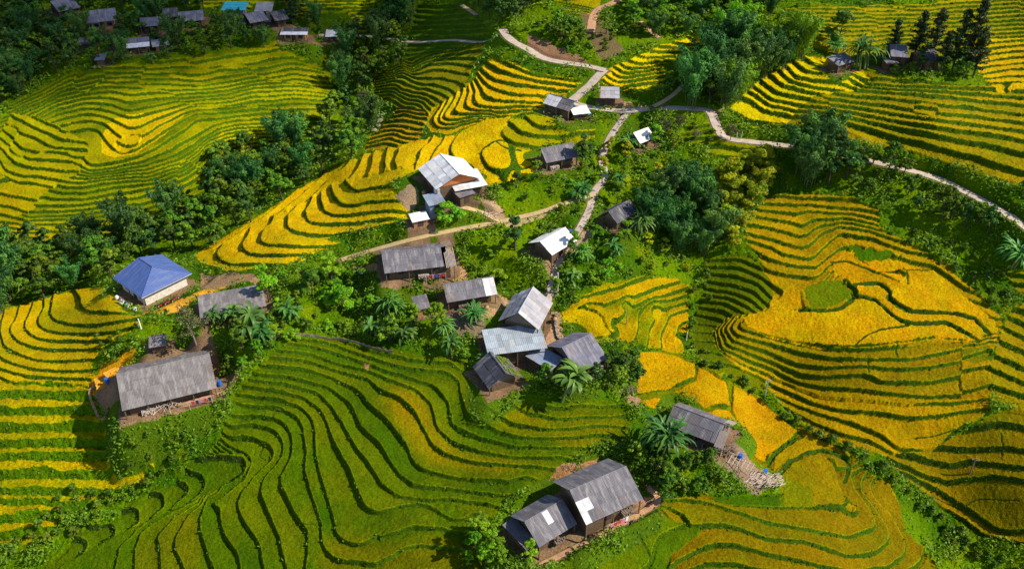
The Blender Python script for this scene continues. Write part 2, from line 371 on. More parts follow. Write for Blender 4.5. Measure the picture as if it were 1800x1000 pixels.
# right hillside
R('1280,195 1300,180 1325,150 1350,135 1380,115 1410,100 1470,98 1500,115 1540,135 1640,145 1720,150 1800,150 1860,150 1860,345 1800,330 1700,298 1610,270 1530,255 1480,240 1400,232 1325,225',
  '''0:1283,200 1320,220 1380,226 1475,226 1530,250 1600,265 1690,292 1800,325 1850,338
1:1312,178 1345,198 1385,206 1470,210 1600,243 1700,264 1800,290 1850,300
3:1328,158 1355,178 1400,188 1480,195 1625,217 1800,242 1850,250
5:1357,137 1375,153 1420,165 1500,177 1600,190 1725,203 1800,213 1850,218
7:1385,122 1400,139 1490,155 1620,165 1750,178 1850,186
9:1410,105 1440,120 1530,148 1600,152 1720,155 1850,160
10:1450,100 1530,138 1620,142''', 6.5, [(.27, .195, .004), (.21, .175, .004), (.33, .225, .004)], amin=.6, amax=1.1, wob=.1, fault=.45)
R('1283,192 1325,150 1380,115 1410,100 1470,98 1500,115 1530,140 1500,160 1430,168 1405,190 1380,222 1325,222',
  '''1:1283,200 1320,220 1380,226
2:1312,178 1345,198 1385,206
4:1328,158 1355,178 1400,188
6:1357,137 1375,153 1420,165 1500,177
8:1385,122 1400,139 1490,155
10:1410,105 1440,120 1530,148''', 7, [(.55, .38, .004), (.45, .38, .004)], amin=.7, amax=1.2, wob=.05)
R('1380,15 1500,12 1640,8 1760,-45 1860,-45 1860,62 1750,70 1640,100 1500,98 1420,82 1385,66',
  '''0:1390,62 1480,86 1600,82 1850,66
8:1382,22 1500,26 1600,24 1850,8
14:1400,-20 1600,-20 1850,-40''', 3.4, [(.30, .22, .004), (.22, .2, .004), (.36, .26, .004)], amin=.5, amax=.9, wob=.12, fault=.5)
R('1700,66 1860,62 1860,152 1800,158 1760,160 1728,140 1715,100',
  '''8:1710,66 1850,68
4:1725,112 1780,104 1850,100
0:1735,152 1775,145 1850,150''', 3.6, [GOLD, YEL], amin=.4, amax=.9, wob=.3, warp=6)
# bright steps by the road fork
R('1052,140 1068,122 1100,108 1130,95 1170,78 1232,60 1240,84 1205,102 1168,112 1172,150 1120,156 1080,156',
  '''0:1055,142 1080,152 1105,152 1168,147
1:1060,132 1080,144 1110,145 1168,135
2:1072,126 1090,137 1120,135 1165,128
3:1080,120 1095,129 1132,127 1166,121
4:1090,115 1110,124 1140,121 1170,116
5:1105,107 1125,114 1168,110
6:1125,100 1150,102 1202,101
7:1148,92 1170,93 1222,94
8:1165,85 1190,87 1235,88
9:1180,76 1195,80 1240,82''', 4.6, [YEL, (.60, .44, .004)], amin=.7, amax=1.2, wob=.04)
R('962,-10 1062,-10 1048,18 1042,34 1008,28', '4:965,2 1020,12\n2:985,14 1040,24\n0:1008,26 1042,34', 3.5, [YEL, GREEN], amin=.5, amax=1)
R('1190,248 1205,222 1245,216 1270,232 1330,250 1340,285 1290,290 1250,270 1230,260', '4:1200,230 1250,222\n2:1200,248 1270,245\n0:1250,280 1330,284', 6, [(.08, .13, .006), (.22, .22, .005)], amin=.5, amax=1)

# broad level fields of the bowl and below the village, each one flat paddy
for q, c in (('1122,618 1150,619 1187,624 1223,642 1221,660 1180,680 1121,692', (.40, .235, .003)), ('1228,645 1276,672 1284,711 1240,711 1190,711 1140,714 1124,706 1180,689 1224,668', (.42, .22, .003)),
             ('1289,722 1290,676 1340,708 1402,757 1384,774 1354,794 1344,812 1314,796 1300,745', (.40, .215, .003)), ('1362,828 1388,807 1437,788 1485,800 1480,790 1425,764 1408,768 1388,782 1362,802', (.30, .18, .003)),
             ('1372,836 1392,814 1438,795 1464,812 1470,836 1478,858 1491,878 1484,884 1425,890 1380,890', (.20, .145, .004)), ('1200,716 1282,720 1296,742 1240,728', (.36, .20, .003)),
             ('1305,557 1345,547 1400,546 1470,546 1500,531 1512,524 1540,532 1572,559 1594,572 1560,576 1525,587 1503,605 1450,606 1400,599 1347,587 1315,575', (.46, .262, .003)),
             ('1509,604 1530,589 1560,579 1600,571 1662,571 1700,589 1714,600 1688,596 1640,590 1550,603', (.43, .245, .003)),
             ('1507,519 1520,502 1545,502 1563,516 1559,526 1600,550 1675,553 1711,563 1733,585 1722,597 1700,582 1662,564 1600,565 1576,556 1541,527', (.42, .24, .003)),
             ('1570,512 1596,478 1640,474 1698,522 1748,562 1756,585 1740,582 1716,557 1676,547 1603,544 1567,524', (.44, .262, .003)),
             ('1464,464 1490,442 1534,478 1590,498 1568,511 1549,497 1520,497 1503,505 1492,490 1470,482', (.44, .235, .003)),
             ('1498,440 1566,455 1590,474 1560,477 1536,475', (.46, .24, .003)),
             ('1345,548 1372,520 1392,500 1408,512 1412,544', (.42, .24, .004))):
    R(q, '0:0,0 1800,0\n.9:0,3000 1800,3000', 3, [c, tuple(k*.9 for k in c)], amin=0, amax=.01, wob=0, flat=True, warp=2)
R('1416,503 1450,494 1482,495 1497,510 1490,527 1468,540 1422,542 1412,525', '0:0,0 1800,0\n.9:0,3000 1800,3000', 3, [(.075, .13, .006), (.13, .16, .005)], amin=0, amax=.01, wob=0, flat=True, warp=6)
R('1490,434 1530,434 1585,450 1540,462 1505,455', '0:0,0 1800,0\n.9:0,3000 1800,3000', 3, [(.05, .12, .006), (.12, .15, .005)], amin=0, amax=.01, wob=0, flat=True, warp=8)
# narrow earth bunds that divide one level field
BUNDS = [(pl(s), w) for s, w in [
 ('1360,842 1370,832 1390,810 1437,791 1480,801 1492,820 1485,846', 4.5), ('1352,818 1360,799 1388,778 1412,766', 4), ('1502,608 1525,588 1560,577 1597,572', 2.6), ('1500,520 1516,520 1541,529 1575,558 1600,568 1662,568 1700,586 1720,599', 4.2), ('1500,500 1520,499 1548,499 1566,514 1562,525 1601,547 1676,550 1713,560 1738,586', 4.5), ('1406,545 1470,544 1495,528 1502,508 1484,492', 4), ('1538,480 1560,478 1592,476 1596,498', 2.0), ('1592,476 1640,472', 2.0),
 ('1460,462 1490,460 1536,478', 2.4), ('1525,629 1528,655', 2), ('1575,610 1577,628', 2), ('1608,770 1650,765 1700,752 1740,745', 2.4), ('1760,760 1762,800', 2),
 ('1032,1005 1040,985 1100,950', 2.6), ('1122,947 1140,975 1145,992', 2.6), ('525,922 552,921', 2), ('462,782 457,800 466,808', 2),
 ('872,250 892,262 915,262', 2), ('1640,873 1690,890 1720,878 1790,880', 2)]]
PATCH = [   # ripeness differs inside a field: outline, colour
 ('178,250 188,222 205,206 260,200 320,190 326,200 300,228 240,270 200,277 180,268', (.66, .41, .004)),
 ('290,128 335,135 360,130 395,140 340,146 310,142', (.42, .33, .004)), ('385,232 470,215 520,225 500,250 400,268 380,262', (.50, .40, .004)),
 ('440,150 480,130 560,130 570,160 500,178 440,175', (.34, .32, .004)), ('0,290 110,300 95,330 0,340', (.34, .27, .004)),
 ('160,330 330,300 320,345 200,372 110,372', (.17, .2, .005)), ('640,345 700,338 738,366 690,372 650,370', (.30, .26, .005)),
 ('1370,832 1430,860 1428,892 1370,890', (.10, .14, .006)), ('1690,612 1740,608 1745,630 1712,640 1690,630', (.07, .14, .01))]
# trodden or bare ground: outline, colour
YARD = [(pl(s), c) for s, c in [
 ('160,690 155,672 185,640 222,618 240,612 232,640 205,662 190,690 180,705', (.55, .27, .04)), ('165,690 240,640 380,650 420,645 400,690 330,730 270,745 185,738', (.26, .16, .10)),
 ('245,540 300,528 345,515 400,500 405,505 340,530 320,545 262,552', (.56, .30, .06)), ('350,480 480,482 470,490 400,505 350,510', (.34, .22, .12)),
 ('620,470 800,455 830,485 800,490 700,492 640,485', (.40, .24, .12)), ('740,530 880,505 900,520 860,560 780,560 730,560', (.38, .24, .14)),
 ('960,540 985,545 990,585 985,600 950,600', (.40, .25, .15)), ('930,430 1010,400 1045,410 1020,440 960,470', (.28, .2, .14)),
 ('940,995 930,965 1010,930 1090,905 1130,870 1155,878 1060,935 1000,965', (.30, .17, .10)), ('965,835 985,815 1050,795 1062,808 1000,830', (.32, .17, .08)),
 ('690,345 730,320 735,350 720,365', (.28, .2, .13)), ('840,350 870,360 895,385 870,390', (.36, .25, .15)), ('1090,690 1125,700 1122,720 1110,712', (.34, .2, .14)),
 ('1235,755 1370,850 1330,870 1250,820', (.22, .16, .11)), ('930,60 1010,95 1052,118 1040,122 960,106 920,88', (.26, .15, .09)), ('1050,148 1100,180 1140,188 1060,186', (.36, .25, .13)),
 ('1250,195 1275,190 1270,200', (.42, .25, .15)), ('850,395 960,370 960,380 900,400', (.36, .27, .14)), ('1020,20 1060,40 1100,90 1060,110 1030,60', (.14, .11, .05)),
 ('540,80 580,80 585,92 545,92', (.26, .15, .09)), ('0,80 18,90 15,110 0,118', (.36, .13, .05)), ('780,558 850,560 855,600 800,590', (.2, .15, .1)), ('640,640 648,640 648,650 640,650', DIRT)]]
# ------------------------------------------------------------------ paint and step the ground
WN1 = (fbm(UU/9, VV/9, 11, 2)-.5); WN2 = (fbm(UU/9, VV/9, 57, 2)-.5)
N_lo = fbm(XX/9, YY/9, 3, 3); N_mid = fbm(XX/2.2, YY/2.2, 5, 3); N_hi = vnoise(XX/.34, YY/.34, 8); N_big = fbm(XX/30, YY/30, 21, 3)
GZV, GZU = np.gradient(ZB, vl, ul)
# scrub colour everywhere first: grass, weeds, some bare earth
def mix(a, b, t): return np.asarray(a)[None, None]*(1-t[..., None]) + np.asarray(b)[None, None]*t[..., None]
COL = mix((.045, .105, .008), (.10, .175, .009), smooth(.3, .7, N_lo))
t = smooth(.58, .75, N_mid); COL = COL*(1-t[..., None]*.6) + np.array([.15, .19, .012])*(t[..., None]*.6)
SCRUB = np.ones_like(ZB)                       # 1 scrub, 0 crop / bare
RICE = np.zeros_like(ZB); RISER = np.zeros_like(ZB)
DISP += .5*(N_mid-.5) + .25*(N_hi-.5)

def apply_region(r, idx):
    poly = r['poly']; u0, v0 = poly.min(0)-6; u1, v1 = poly.max(0)+6
    i0, i1 = np.searchsorted(ul, [u0, u1]); j0, j1 = np.searchsorted(vl, [v0, v1])
    s = (slice(j0, j1), slice(i0, i1)); U = UU[s]; V = VV[s]
    if U.size == 0: return
    wp = r['warp']*2
    m = inpoly(U+WN1[s]*wp, V+WN2[s]*wp, poly)
    P, L = [], []
    for k, ln in r['lines']:
        for i in range(len(ln)-1):
            n = max(1, int(np.hypot(*(ln[i+1]-ln[i]))/16))
            for q in range(n): P.append(ln[i]+(ln[i+1]-ln[i])*q/n); L.append(k)
        P.append(ln[-1]); L.append(k)
    
    fit = tps_fit(P, L, 2e-3)
    cu = np.arange(u0-4, u1+8, 4.0); cv = np.arange(v0-4, v1+8, 4.0)
    G = tps_eval(fit, *np.meshgrid(cu, cv)).reshape(len(cv), len(cu))
    fu = (U[0]-cu[0])/4; fv = (V[:, 0]-cv[0])/4
    a = np.clip(fu.astype(int), 0, len(cu)-2); b = np.clip(fv.astype(int), 0, len(cv)-2); fu = (fu-a)[None]; fv = (fv-b)[:, None]
    g = lambda bb, aa: G[bb][:, aa]
    phi = (g(b, a)*(1-fu)+g(b, a+1)*fu)*(1-fv) + (g(b+1, a)*(1-fu)+g(b+1, a+1)*fu)*fv
    lo_, hi_ = min(L), max(L); phi = np.clip(phi, lo_-.06, hi_+.94)+0*phi
    gv, gu = np.gradient(phi, V[:, 0], U[0]); gg = np.hypot(gu, gv)+1e-6
    rise = np.clip((GZU[s]*gu+GZV[s]*gv)/gg**2, r['amin']*.8, r['amax']*.8)
    wn = fbm(XX[s]/6.5, YY[s]/6.5, 40+idx, 2)-.5
    ph = phi + r['wob']*3.2*wn + .22*r['rw']*gg*(vnoise(U/6, V/6, 9)-.5)
    if r['fault']: ph = ph + r['fault']*np.floor(2.6*fbm(XX[s]/17, YY[s]/17, 300+idx, 2))
    fl = np.floor(ph); f = ph-fl
    w = np.clip(r['rw']*gg*(.36+.42*vnoise(XX[s]/3.5, YY[s]/3.5, 90+idx)), .05, .5)
    o = np.where(f < w, -.5+f/w, .5-(f-w)/(1-w))
    if r['flat']: f = f*0+.9; w = w*0; o = o*0
    d = rise*o + np.where(f > w, .12*(N_hi[s]-.5), .16*(N_hi[s]-.5))
    hh = ((fl*0.7548776662+idx*.37) % 1.0)
    cols = np.array(r['cols']); nc = len(cols)
    q = np.clip(hh*.62 + .75*(N_big[s]-.5) + .65*(N_lo[s]-.5) + .25, 0, .999)*(nc-1) if nc > 1 else np.zeros_like(hh)
    qi = np.clip(q.astype(int), 0, max(nc-2, 0)); qf = (q-qi)[..., None]
    c = cols[qi]*(1-qf)+cols[np.minimum(qi+1, nc-1)]*qf
    global OUT_GG; OUT_GG = gg
    c = c*(.80+.40*fbm(XX[s]/1.5, YY[s]/1.5, 500+idx, 2))[..., None]
    gl = (.30*smooth(.55, .75, fbm(XX[s]/5, YY[s]/5, 700+idx, 2)))[..., None]; c = c*(1-gl)+c*np.array((.55, .95, 1.0))*gl
    return s, m, f, w, d, c

COLT = COL.copy()
for idx, r in enumerate(z for z in RZ if z is not None):
    out = apply_region(r, idx)
    if out is None: continue
    s, m, f, w, d, c = out
    for ps, pc in PATCH:
        pp = pl(ps); pm = inpoly(UU[s]+WN1[s]*5, VV[s]+WN2[s]*5, pp); c[pm] = (np.array(pc)*.6 + c[pm]*.4)*(.8+.4*N_lo[s][pm])[:, None]
    ris = m & (f < w)
    bk = np.array(r['bank'])[None, None]*(.75+.6*N_mid[s][..., None])
    if r['soft']:
        sd, _ = segdist(UU[s], VV[s], np.vstack([r['poly'], r['poly'][:1]])); tt = smooth(0, r['soft'], sd+10*WN1[s]+14*(N_mid[s]-.5))[..., None]; c = c*tt+COLT[s]*(1-tt)
    COLT[s] = np.where(m[..., None], c, COLT[s])
    cc = np.where(ris[..., None], bk, c)
    lip = np.where((f >= w) & (f < w+np.clip(1.6*OUT_GG, .02, .25)), .45*N_mid[s]+.2, 0)[..., None]; cc = cc*(1-lip)+(np.array((.30, .30, .012))*.5+cc*.8)*lip  # paler bund grass on the front edge, its sunlit rim painted into the colour
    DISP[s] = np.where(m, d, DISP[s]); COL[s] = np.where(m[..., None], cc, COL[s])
    SCRUB[s] = np.where(m, 0, SCRUB[s]); RICE[s] = np.where(m, (~ris)*1.0, RICE[s]); RISER[s] = np.where(m, ris*1.0, RISER[s])

# outside the picture the slopes go on under grass and scrub
mo = (UU < -62) | (UU > 1862) | (VV < -46) | (VV > 1057)
cr = mix((.03, .075, .008), (.12, .15, .006), smooth(.3, .75, .6*N_big+.4*N_lo))
DISP = np.where(mo, 1.2*(N_mid-.5), DISP); COL = np.where(mo[..., None], cr, COL); SCRUB = np.where(mo, 0, SCRUB); RICE = np.where(mo, 0, RICE)
for ln, w in BUNDS:
    u0, v0 = ln.min(0)-8; u1, v1 = ln.max(0)+8
    i0, i1 = np.searchsorted(ul, [u0, u1]); j0, j1 = np.searchsorted(vl, [v0, v1]); s = (slice(j0, j1), slice(i0, i1))
    d, _ = segdist(UU[s]+WN1[s]*3, VV[s]+WN2[s]*3, catmull(ln)); m = d < w*.75
    COL[s] = np.where(m[..., None], np.array((.035, .07, .008))*(.7+.7*N_mid[s])[..., None], COL[s]); DISP[s] = np.where(m, DISP[s]-.12, DISP[s]); RICE[s] = np.where(m, 0, RICE[s])
for poly, c in YARD:
    u0, v0 = poly.min(0)-8; u1, v1 = poly.max(0)+8
    i0, i1 = np.searchsorted(ul, [u0, u1]); j0, j1 = np.searchsorted(vl, [v0, v1]); s = (slice(j0, j1), slice(i0, i1))
    m = inpoly(UU[s]+WN1[s]*10, VV[s]+WN2[s]*10, poly)
    k = (.75+.5*N_mid[s])[..., None]
    COL[s] = np.where(m[..., None], np.array(c)[None, None]*k, COL[s]); SCRUB[s] = np.where(m, 0, SCRUB[s]); RICE[s] = np.where(m, 0, RICE[s]); RISER[s] = np.where(m, 0, RISER[s])
    DISP[s] = np.where(m, DISP[s]*.3, DISP[s])

# ------------------------------------------------------------------ houses: eave corners seen in the picture -> real rectangles on the slope
# B nearest eave corner, Cc and A its two neighbours; ridge runs along B-Cc ('c') or B-A ('a'); wall and rise in metres
HOUSES = []
def H(name, cat, label, B, Cc, A, ridge, wall, rise, kind='gable', tone='grey', **k):
    B, Cc, A = [np.array(q, float) for q in (B, Cc, A)]
    wall *= .8; mid = (Cc+A)/2; z = zb1(mid[0], mid[1]+18)
    for it in range(6):
        ze = z+wall
        b, c, a = [np.array(unproj_z(q[0], q[1], ze)[:2], float) for q in (B, Cc, A)]
        cen = (c+a)/2
        pu, pv = proj(cen[0], cen[1], z); z = .5*z+.5*zb1(pu, pv)
    ex = c-b if ridge == 'c' else a-b
    ot = a-b if ridge == 'c' else c-b
    L = np.hypot(*ex); ex = ex/L; ey = np.array([-ex[1], ex[0]])
    Wd = float(ot@ey); cen = b + ex*L/2 + ey*Wd/2
    yaw = math.atan2(ex[1], ex[0]); Wd = abs(Wd)
    pu, pv = proj(cen[0], cen[1], z)
    HOUSES.append(dict(name=name, cat=cat, label=label, cx=cen[0], cy=cen[1], z=z, L=L, W=Wd, yaw=yaw, wall=wall, rise=rise, kind=kind, tone=tone, pu=pu, pv=pv, **k))
H('farmhouse', 'house', 'grey farmhouse with white patches on its roof at bottom centre', (1030,922), (1130,877), (965,850), 'c', 2.6, 2.3, patch=.05, lean=0, new_edge=True)
H('farmhouse', 'house', 'smaller grey house joined to the front house, one white roof sheet, vine beside it', (947,961), (1014,920), (890,912), 'c', 2.3, 1.8, patch=.03, spot=True)
H('farm_shed', 'shed', 'low grey lean-to shed at the left end of the bottom centre houses', (930,972), (950,958), (897,918), 'c', 1.8, .5, kind='shed')
H('farmhouse', 'house', 'long grey house with slatted right end behind the big banana clump', (1271,785), (1313,752), (1170,746), 'a', 2.3, 1.6, slats=True)
H('farmhouse', 'house', 'large weathered grey house on the walled yard at lower left', (215,722), (381,682), (236,641), 'c', 2.4, 2.6, tone='worn', patch=.015)
H('farm_shed', 'shed', 'flat weathered grey shed roof below the blue roofed house', (352,560), (468,538), (338,527), 'c', 2.0, .5, kind='shed', tone='worn')
H('blue_roof_house', 'house', 'house with bright blue hipped metal roof beside the creek trees', (249,524), (356,493), (199,489), 'a', 3.0, 2.2, kind='hip', tone='blue', wallcol='white')
H('farmhouse', 'house', 'long grey house below the pale path, slats open at its right roof end', (676,481), (801,466), (662,440), 'c', 2.4, 1.5, slats=True)
H('farmhouse', 'house', 'grey house with pale new sheets at the right end of its roof', (786,532), (874,517), (752,505), 'c', 2.3, 1.7, pale_end=True)
H('farm_shed', 'shed', 'tiny grey hut with a sunlit side between two palms', (731,546), (757,541), (723,528), 'c', 2.0, .6, kind='shed', wallcol='clay')
H('farmhouse', 'house', 'tall gabled house, right roof slope bright pale grey, left slope dark', (946,580), (971,533), (868,579), 'c', 2.4, 2.4, tone='pale', patch=.08)
H('farm_shed', 'shed', 'flat pale metal sheet roof between the tall gabled house and mossy hut', (858,625), (962,612), (857,583), 'c', 2.0, .4, kind='shed', tone='metal')
H('farmhouse', 'house', 'lilac grey house of square roof sheets behind the tallest banana plant', (1016,656), (1068,630), (916,629), 'c', 2.4, 2.2, tone='lilac')
H('farm_shed', 'shed', 'small blue grey lean-to roof left of the lilac grey house', (968,652), (1000,640), (924,626), 'a', 1.5, .4, kind='shed', tone='bluegrey')
H('wooden_hut', 'hut', 'small plank hut with a mossy right roof slope', (860,684), (921,668), (832,645), 'a', 1.9, 1.9, tone='dark', moss=True)
H('farmhouse', 'house', 'small house with a brilliant white roof beside the village path', (970,449), (1014,423), (922,432), 'c', 2.2, 1.4, tone='white')
H('farmhouse', 'house', 'dark roofed house in tree shade right of the village path', (1085,394), (1122,373), (1042,384), 'c', 2.2, 1.5, tone='dark')
H('farmhouse', 'house', 'grey house with dark gable above a leafy tree on the spur', (960,287), (1017,276), (937,268), 'c', 2.2, 1.7)
H('farmhouse', 'house', 'large white roofed house with an orange gable on the yellow spur', (767,334), (846,313), (735,297), 'a', 2.6, 2.0, tone='white', gablecol='orange', patch=.15)
H('farm_shed', 'shed', 'white porch roof in front of the orange gabled house', (800,337), (857,326), (786,313), 'c', 2.3, .7, kind='shed', tone='white')
H('farm_shed', 'shed', 'grey lower porch roof right of the water store on the spur', (808,349), (836,340), (792,328), 'c', 1.9, .5, kind='shed')
H('store_house', 'store', 'small grey walled store below the white roofed spur house', (754,363), (784,357), (750,345), 'c', 2.3, .3, kind='shed', tone='bluegrey', wallcol='blue')
H('farm_shed', 'shed', 'tiny white roofed brick hut left of the round vine mound', (725,392), (755,386), (721,380), 'c', 1.4, .4, kind='shed', tone='white', wallcol='brick')
H('farmhouse', 'house', 'house with half white half grey roof at the road fork', (1000,196), (1027,186), (955,182), 'a', 2.2, 1.3, halves=True, gablecol='blue')
H('farm_shed', 'shed', 'low white porch with blue tarp beside the road fork house', (1008,203), (1038,200), (1003,192), 'c', 1.6, .4, kind='shed', tone='white', tarp=True)
H('roadside_hut', 'hut', 'little grey fronted hut with two doors under the bright yellow steps', (1056,173), (1089,174), (1057,159), 'c', 2.2, .7, kind='shed', tone='pale')
H('farmhouse', 'house', 'pale roofed house half hidden by palms right of the village path', (1125,253), (1151,243), (1088,245), 'c', 2.0, 1.4, tone='white')
# far village in the shade at the upper left
H('farmhouse', 'house', 'village house with white eave and red brown walls nearest the far field', (492,62), (540,62), (495,50), 'c', 2.6, .8, kind='gable', tone='dark', wallcol='clay', new_eave=True)
H('farm_shed', 'shed', 'small bright white roof on the lane right of the far village', (572,66), (600,65), (573,56), 'c', 1.8, .5, kind='shed', tone='white')
H('teal_roof_house', 'house', 'tall house with a bright teal roof at the top of the picture', (388,19), (431,19), (390,9), 'c', 4.5, .7, kind='shed', tone='teal', wallcol='grey')
H('farmhouse', 'house', 'grey flat roofed house right of the teal roofed one', (447,21), (478,20), (449,10), 'c', 2.6, .6, kind='shed', tone='pale', wallcol='white')
H('farmhouse', 'house', 'purple grey village house below the teal roofed one', (440,42), (472,36), (430,27), 'c', 2.4, 1.4, tone='lilac')
H('farmhouse', 'house', 'dark village house beside the tall conifer of the far village', (484,38), (508,34), (484,22), 'c', 2.4, 1.3, tone='dark')
H('farmhouse', 'house', 'long purple roofed village house with white gable left of the teal house', (314,40), (359,36), (318,22), 'c', 2.4, 1.2, tone='lilac')
H('farmhouse', 'house', 'dark roofed house left of the long purple village roof', (286,32), (312,30), (288,18), 'c', 2.4, 1.2, tone='dark')
H('farmhouse', 'house', 'purple roofed house with red brown upper wall in the far wood', (154,42), (206,36), (156,22), 'c', 2.8, 1.6, tone='lilac', wallcol='clay')
H('farmhouse', 'house', 'topmost left grey house among the dark trees', (103,22), (141,14), (92,5), 'c', 2.4, 1.6, tone='lilac')
H('farmhouse', 'house', 'grey village house with a many peaked roof above the white edged one', (245,48), (282,46), (222,37), 'c', 2.2, 1.3, tone='lilac')
H('farmhouse', 'house', 'white edged grey house at the lower edge of the far village', (222,86), (263,82), (216,71), 'c', 2.2, 1.2, tone='lilac', new_eave=True)
H('farm_shed', 'shed', 'little grey roof left of the white edged village house', (203,80), (218,76), (194,69), 'c', 2.0, .9, tone='lilac')
H('farm_shed', 'shed', 'pinkish walled shed at the right end of the white edged house', (268,84), (298,80), (268,75), 'c', 2.0, .5, kind='shed', tone='pale', wallcol='clay')
H('farm_shed', 'shed', 'faint grey roof deep in the dark trees of the far village', (138,80), (162,78), (136,71), 'c', 2.0, .9, tone='dark')
H('farm_shed', 'shed', 'tiny pale roof at the foot of the far village wood', (166,107), (184,106), (168,100), 'c', 1.6, .5, kind='shed', tone='pale')
# right hilltop
H('farmhouse', 'house', 'lilac roofed hilltop house between the slender conifers', (1566,100), (1596,102), (1569,80), 'c', 2.4, 1.2, tone='lilac')
H('farmhouse', 'house', 'dark hilltop house behind the widest conifer', (1628,110), (1655,108), (1632,88), 'c', 2.4, 1.2, tone='dark')
H('farm_shed', 'shed', 'grey shed roof behind the hilltop banana clump', (1474,117), (1504,108), (1474,102), 'c', 2.0, .8, kind='shed', tone='lilac')
H('farm_shed', 'shed', 'small dark hilltop shed right of the banana clump', (1560,114), (1580,112), (1560,105), 'c', 1.8, .6, kind='shed', tone='dark')
H('farm_shed', 'shed', 'small weathered shed under the bare branched tree', (262,612), (292,607), (253,598), 'c', 1.8, .5, kind='shed', tone='worn')

pads = []
for h in HOUSES:
    c, s_ = math.cos(h['yaw']), math.sin(h['yaw'])
    R_ = (h['L']+h['W'])/2+6
    ppm = FPX/np.hypot(np.hypot(h['cx'], h['cy']), CAM_H-h['z']); q = R_*ppm*1.3
    i0, i1 = np.searchsorted(ul, [h['pu']-q, h['pu']+q]); j0, j1 = np.searchsorted(vl, [h['pv']-q, h['pv']+q]); s = (slice(j0, j1), slice(i0, i1))
    X = XX[s]-h['cx']; Y = YY[s]-h['cy']
    a = np.abs(X*c+Y*s_)-h['L']/2-.5; b = np.abs(-X*s_+Y*c)-h['W']/2-.5
    d = np.hypot(np.maximum(a, 0), np.maximum(b, 0)); k = 1-smooth(0.0, 4.2, d)
    cut = np.abs((h['z']-ZB[s])*k) > .55
    DISP[s] = DISP[s]*(1-k) + (h['z']-ZB[s]+.06*(N_mid[s]-.5))*k
    near = (d < 1.5*(N_mid[s]-.3)) & (k > .3); weed = (((k > .12) & cut) | (d < .6)) & ~near & (SCRUB[s]+RICE[s]+RISER[s] > 0)
    wk = (.7+.7*N_lo[s])[..., None]
    COL[s] = np.where(weed[..., None], np.array((.065, .115, .010))*wk, COL[s]); SCRUB[s] = np.where(weed, 1, SCRUB[s])
    kk = (.55+.9*N_mid[s])[..., None]
    COL[s] = np.where(near[..., None], np.array((.19, .125, .075))*kk, COL[s]); SCRUB[s] = np.where(near, 0, SCRUB[s])
    both = near | weed; RICE[s] = np.where(both, 0, RICE[s]); RISER[s] = np.where(both, 0, RISER[s])

# ------------------------------------------------------------------ roads and paths: the ground is levelled under each
PATHS = [
 ('road', '884,52 890,63 905,75 930,88 947,99 970,107 1010,113 1040,118 1064,124', 1.9, 'concrete'),
 ('road', '1062,122 1050,135 1038,148 1020,165 1006,178 1020,185 1050,191 1075,194 1098,195 1160,190 1228,192 1248,196 1256,212 1264,231 1280,244 1330,251 1400,259 1480,272 1555,289 1620,305 1690,334 1740,360 1775,380 1800,396 1840,430', 1.8, 'concrete'),
 ('road', '1104,197 1085,222 1068,250 1058,280 1063,312 1044,338 1036,368 1018,402 992,440 976,480 968,510 962,530', 1.25, 'concrete'),
 ('lane', '560,62 600,62 700,73 770,74 850,70 882,56', 1.5, 'concrete'),
 ('footpath', '600,458 650,442 720,421 800,404 870,392 955,371 990,358 1018,350 1046,340', 1.1, 'earth'), ('footpath', '800,360 850,375 885,392', 1.1, 'earth'),
 ('footpath', '1098,-5 1072,8 1052,16 1042,32 1038,60', 1.7, 'clay'), ('footpath', '1118,30 1140,52 1158,68', 1.0, 'clay'), ('footpath', '1148,189 1182,168 1206,145', 1.0, 'earth'),
 ('footpath', '812,10 838,26', 1.2, 'earth'), ('footpath', '946,996 1000,968 1062,937 1125,902 1155,882 1152,868 1138,855', .8, 'clay')
]
roads = []
for nm, s_, wd, kind in PATHS:
    ln = catmull(pl(s_), 10)
    zz = zb(ln[:, 0], ln[:, 1]) + .05
    zz = np.convolve(np.r_[[zz[0]]*6, zz, [zz[-1]]*6], np.ones(13)/13, 'valid')
    X, Y, _ = unproj_z(ln[:, 0], ln[:, 1], zb(ln[:, 0], ln[:, 1])); P = np.c_[X, Y]
    u0, v0 = ln.min(0)-45; u1, v1 = ln.max(0)+45
    i0, i1 = np.searchsorted(ul, [u0, u1]); j0, j1 = np.searchsorted(vl, [v0, v1]); s = (slice(j0, j1), slice(i0, i1))
    near = np.zeros(UU[s].shape, bool); d_img, _ = segdist(UU[s], VV[s], ln[::4] if len(ln) > 8 else ln); near = d_img < 45
    xs, ys = XX[s][near], YY[s][near]
    d, par = segdist(xs, ys, P)
    k = 1-smooth(wd/2+.15, wd/2+1.0, d); zr = np.interp(par, np.arange(len(zz)), zz)
    D = DISP[s]; D[near] = D[near]*(1-k)+(zr-.10-ZB[s][near])*k; DISP[s] = D
    m = np.zeros(near.shape, bool); m[near] = d < wd/2+.25
    COL[s] = np.where(m[..., None], np.array((.16, .13, .06))*(.7+.6*N_mid[s])[..., None], COL[s]); SCRUB[s] = np.where(m, 0, SCRUB[s]); RICE[s] = np.where(m, 0, RICE[s]); RISER[s] = np.where(m, 0, RISER[s])
    roads.append((nm, P, zz, wd, kind))
ZZ = ZB + DISP

def ground(u, v):                              # point of the finished ground seen at a picture position of its base surface
    i = min(max(int(np.searchsorted(ul, u)), 0), NU-1); j = min(max(int(np.searchsorted(vl, v)), 0), NV-1)
    return float(XX[j, i]), float(YY[j, i]), float(ZZ[j, i])
def ppm_at(u, v):
    x, y, z = ground(u, v); return FPX/(y*cP-(z-CAM_H)*sP)

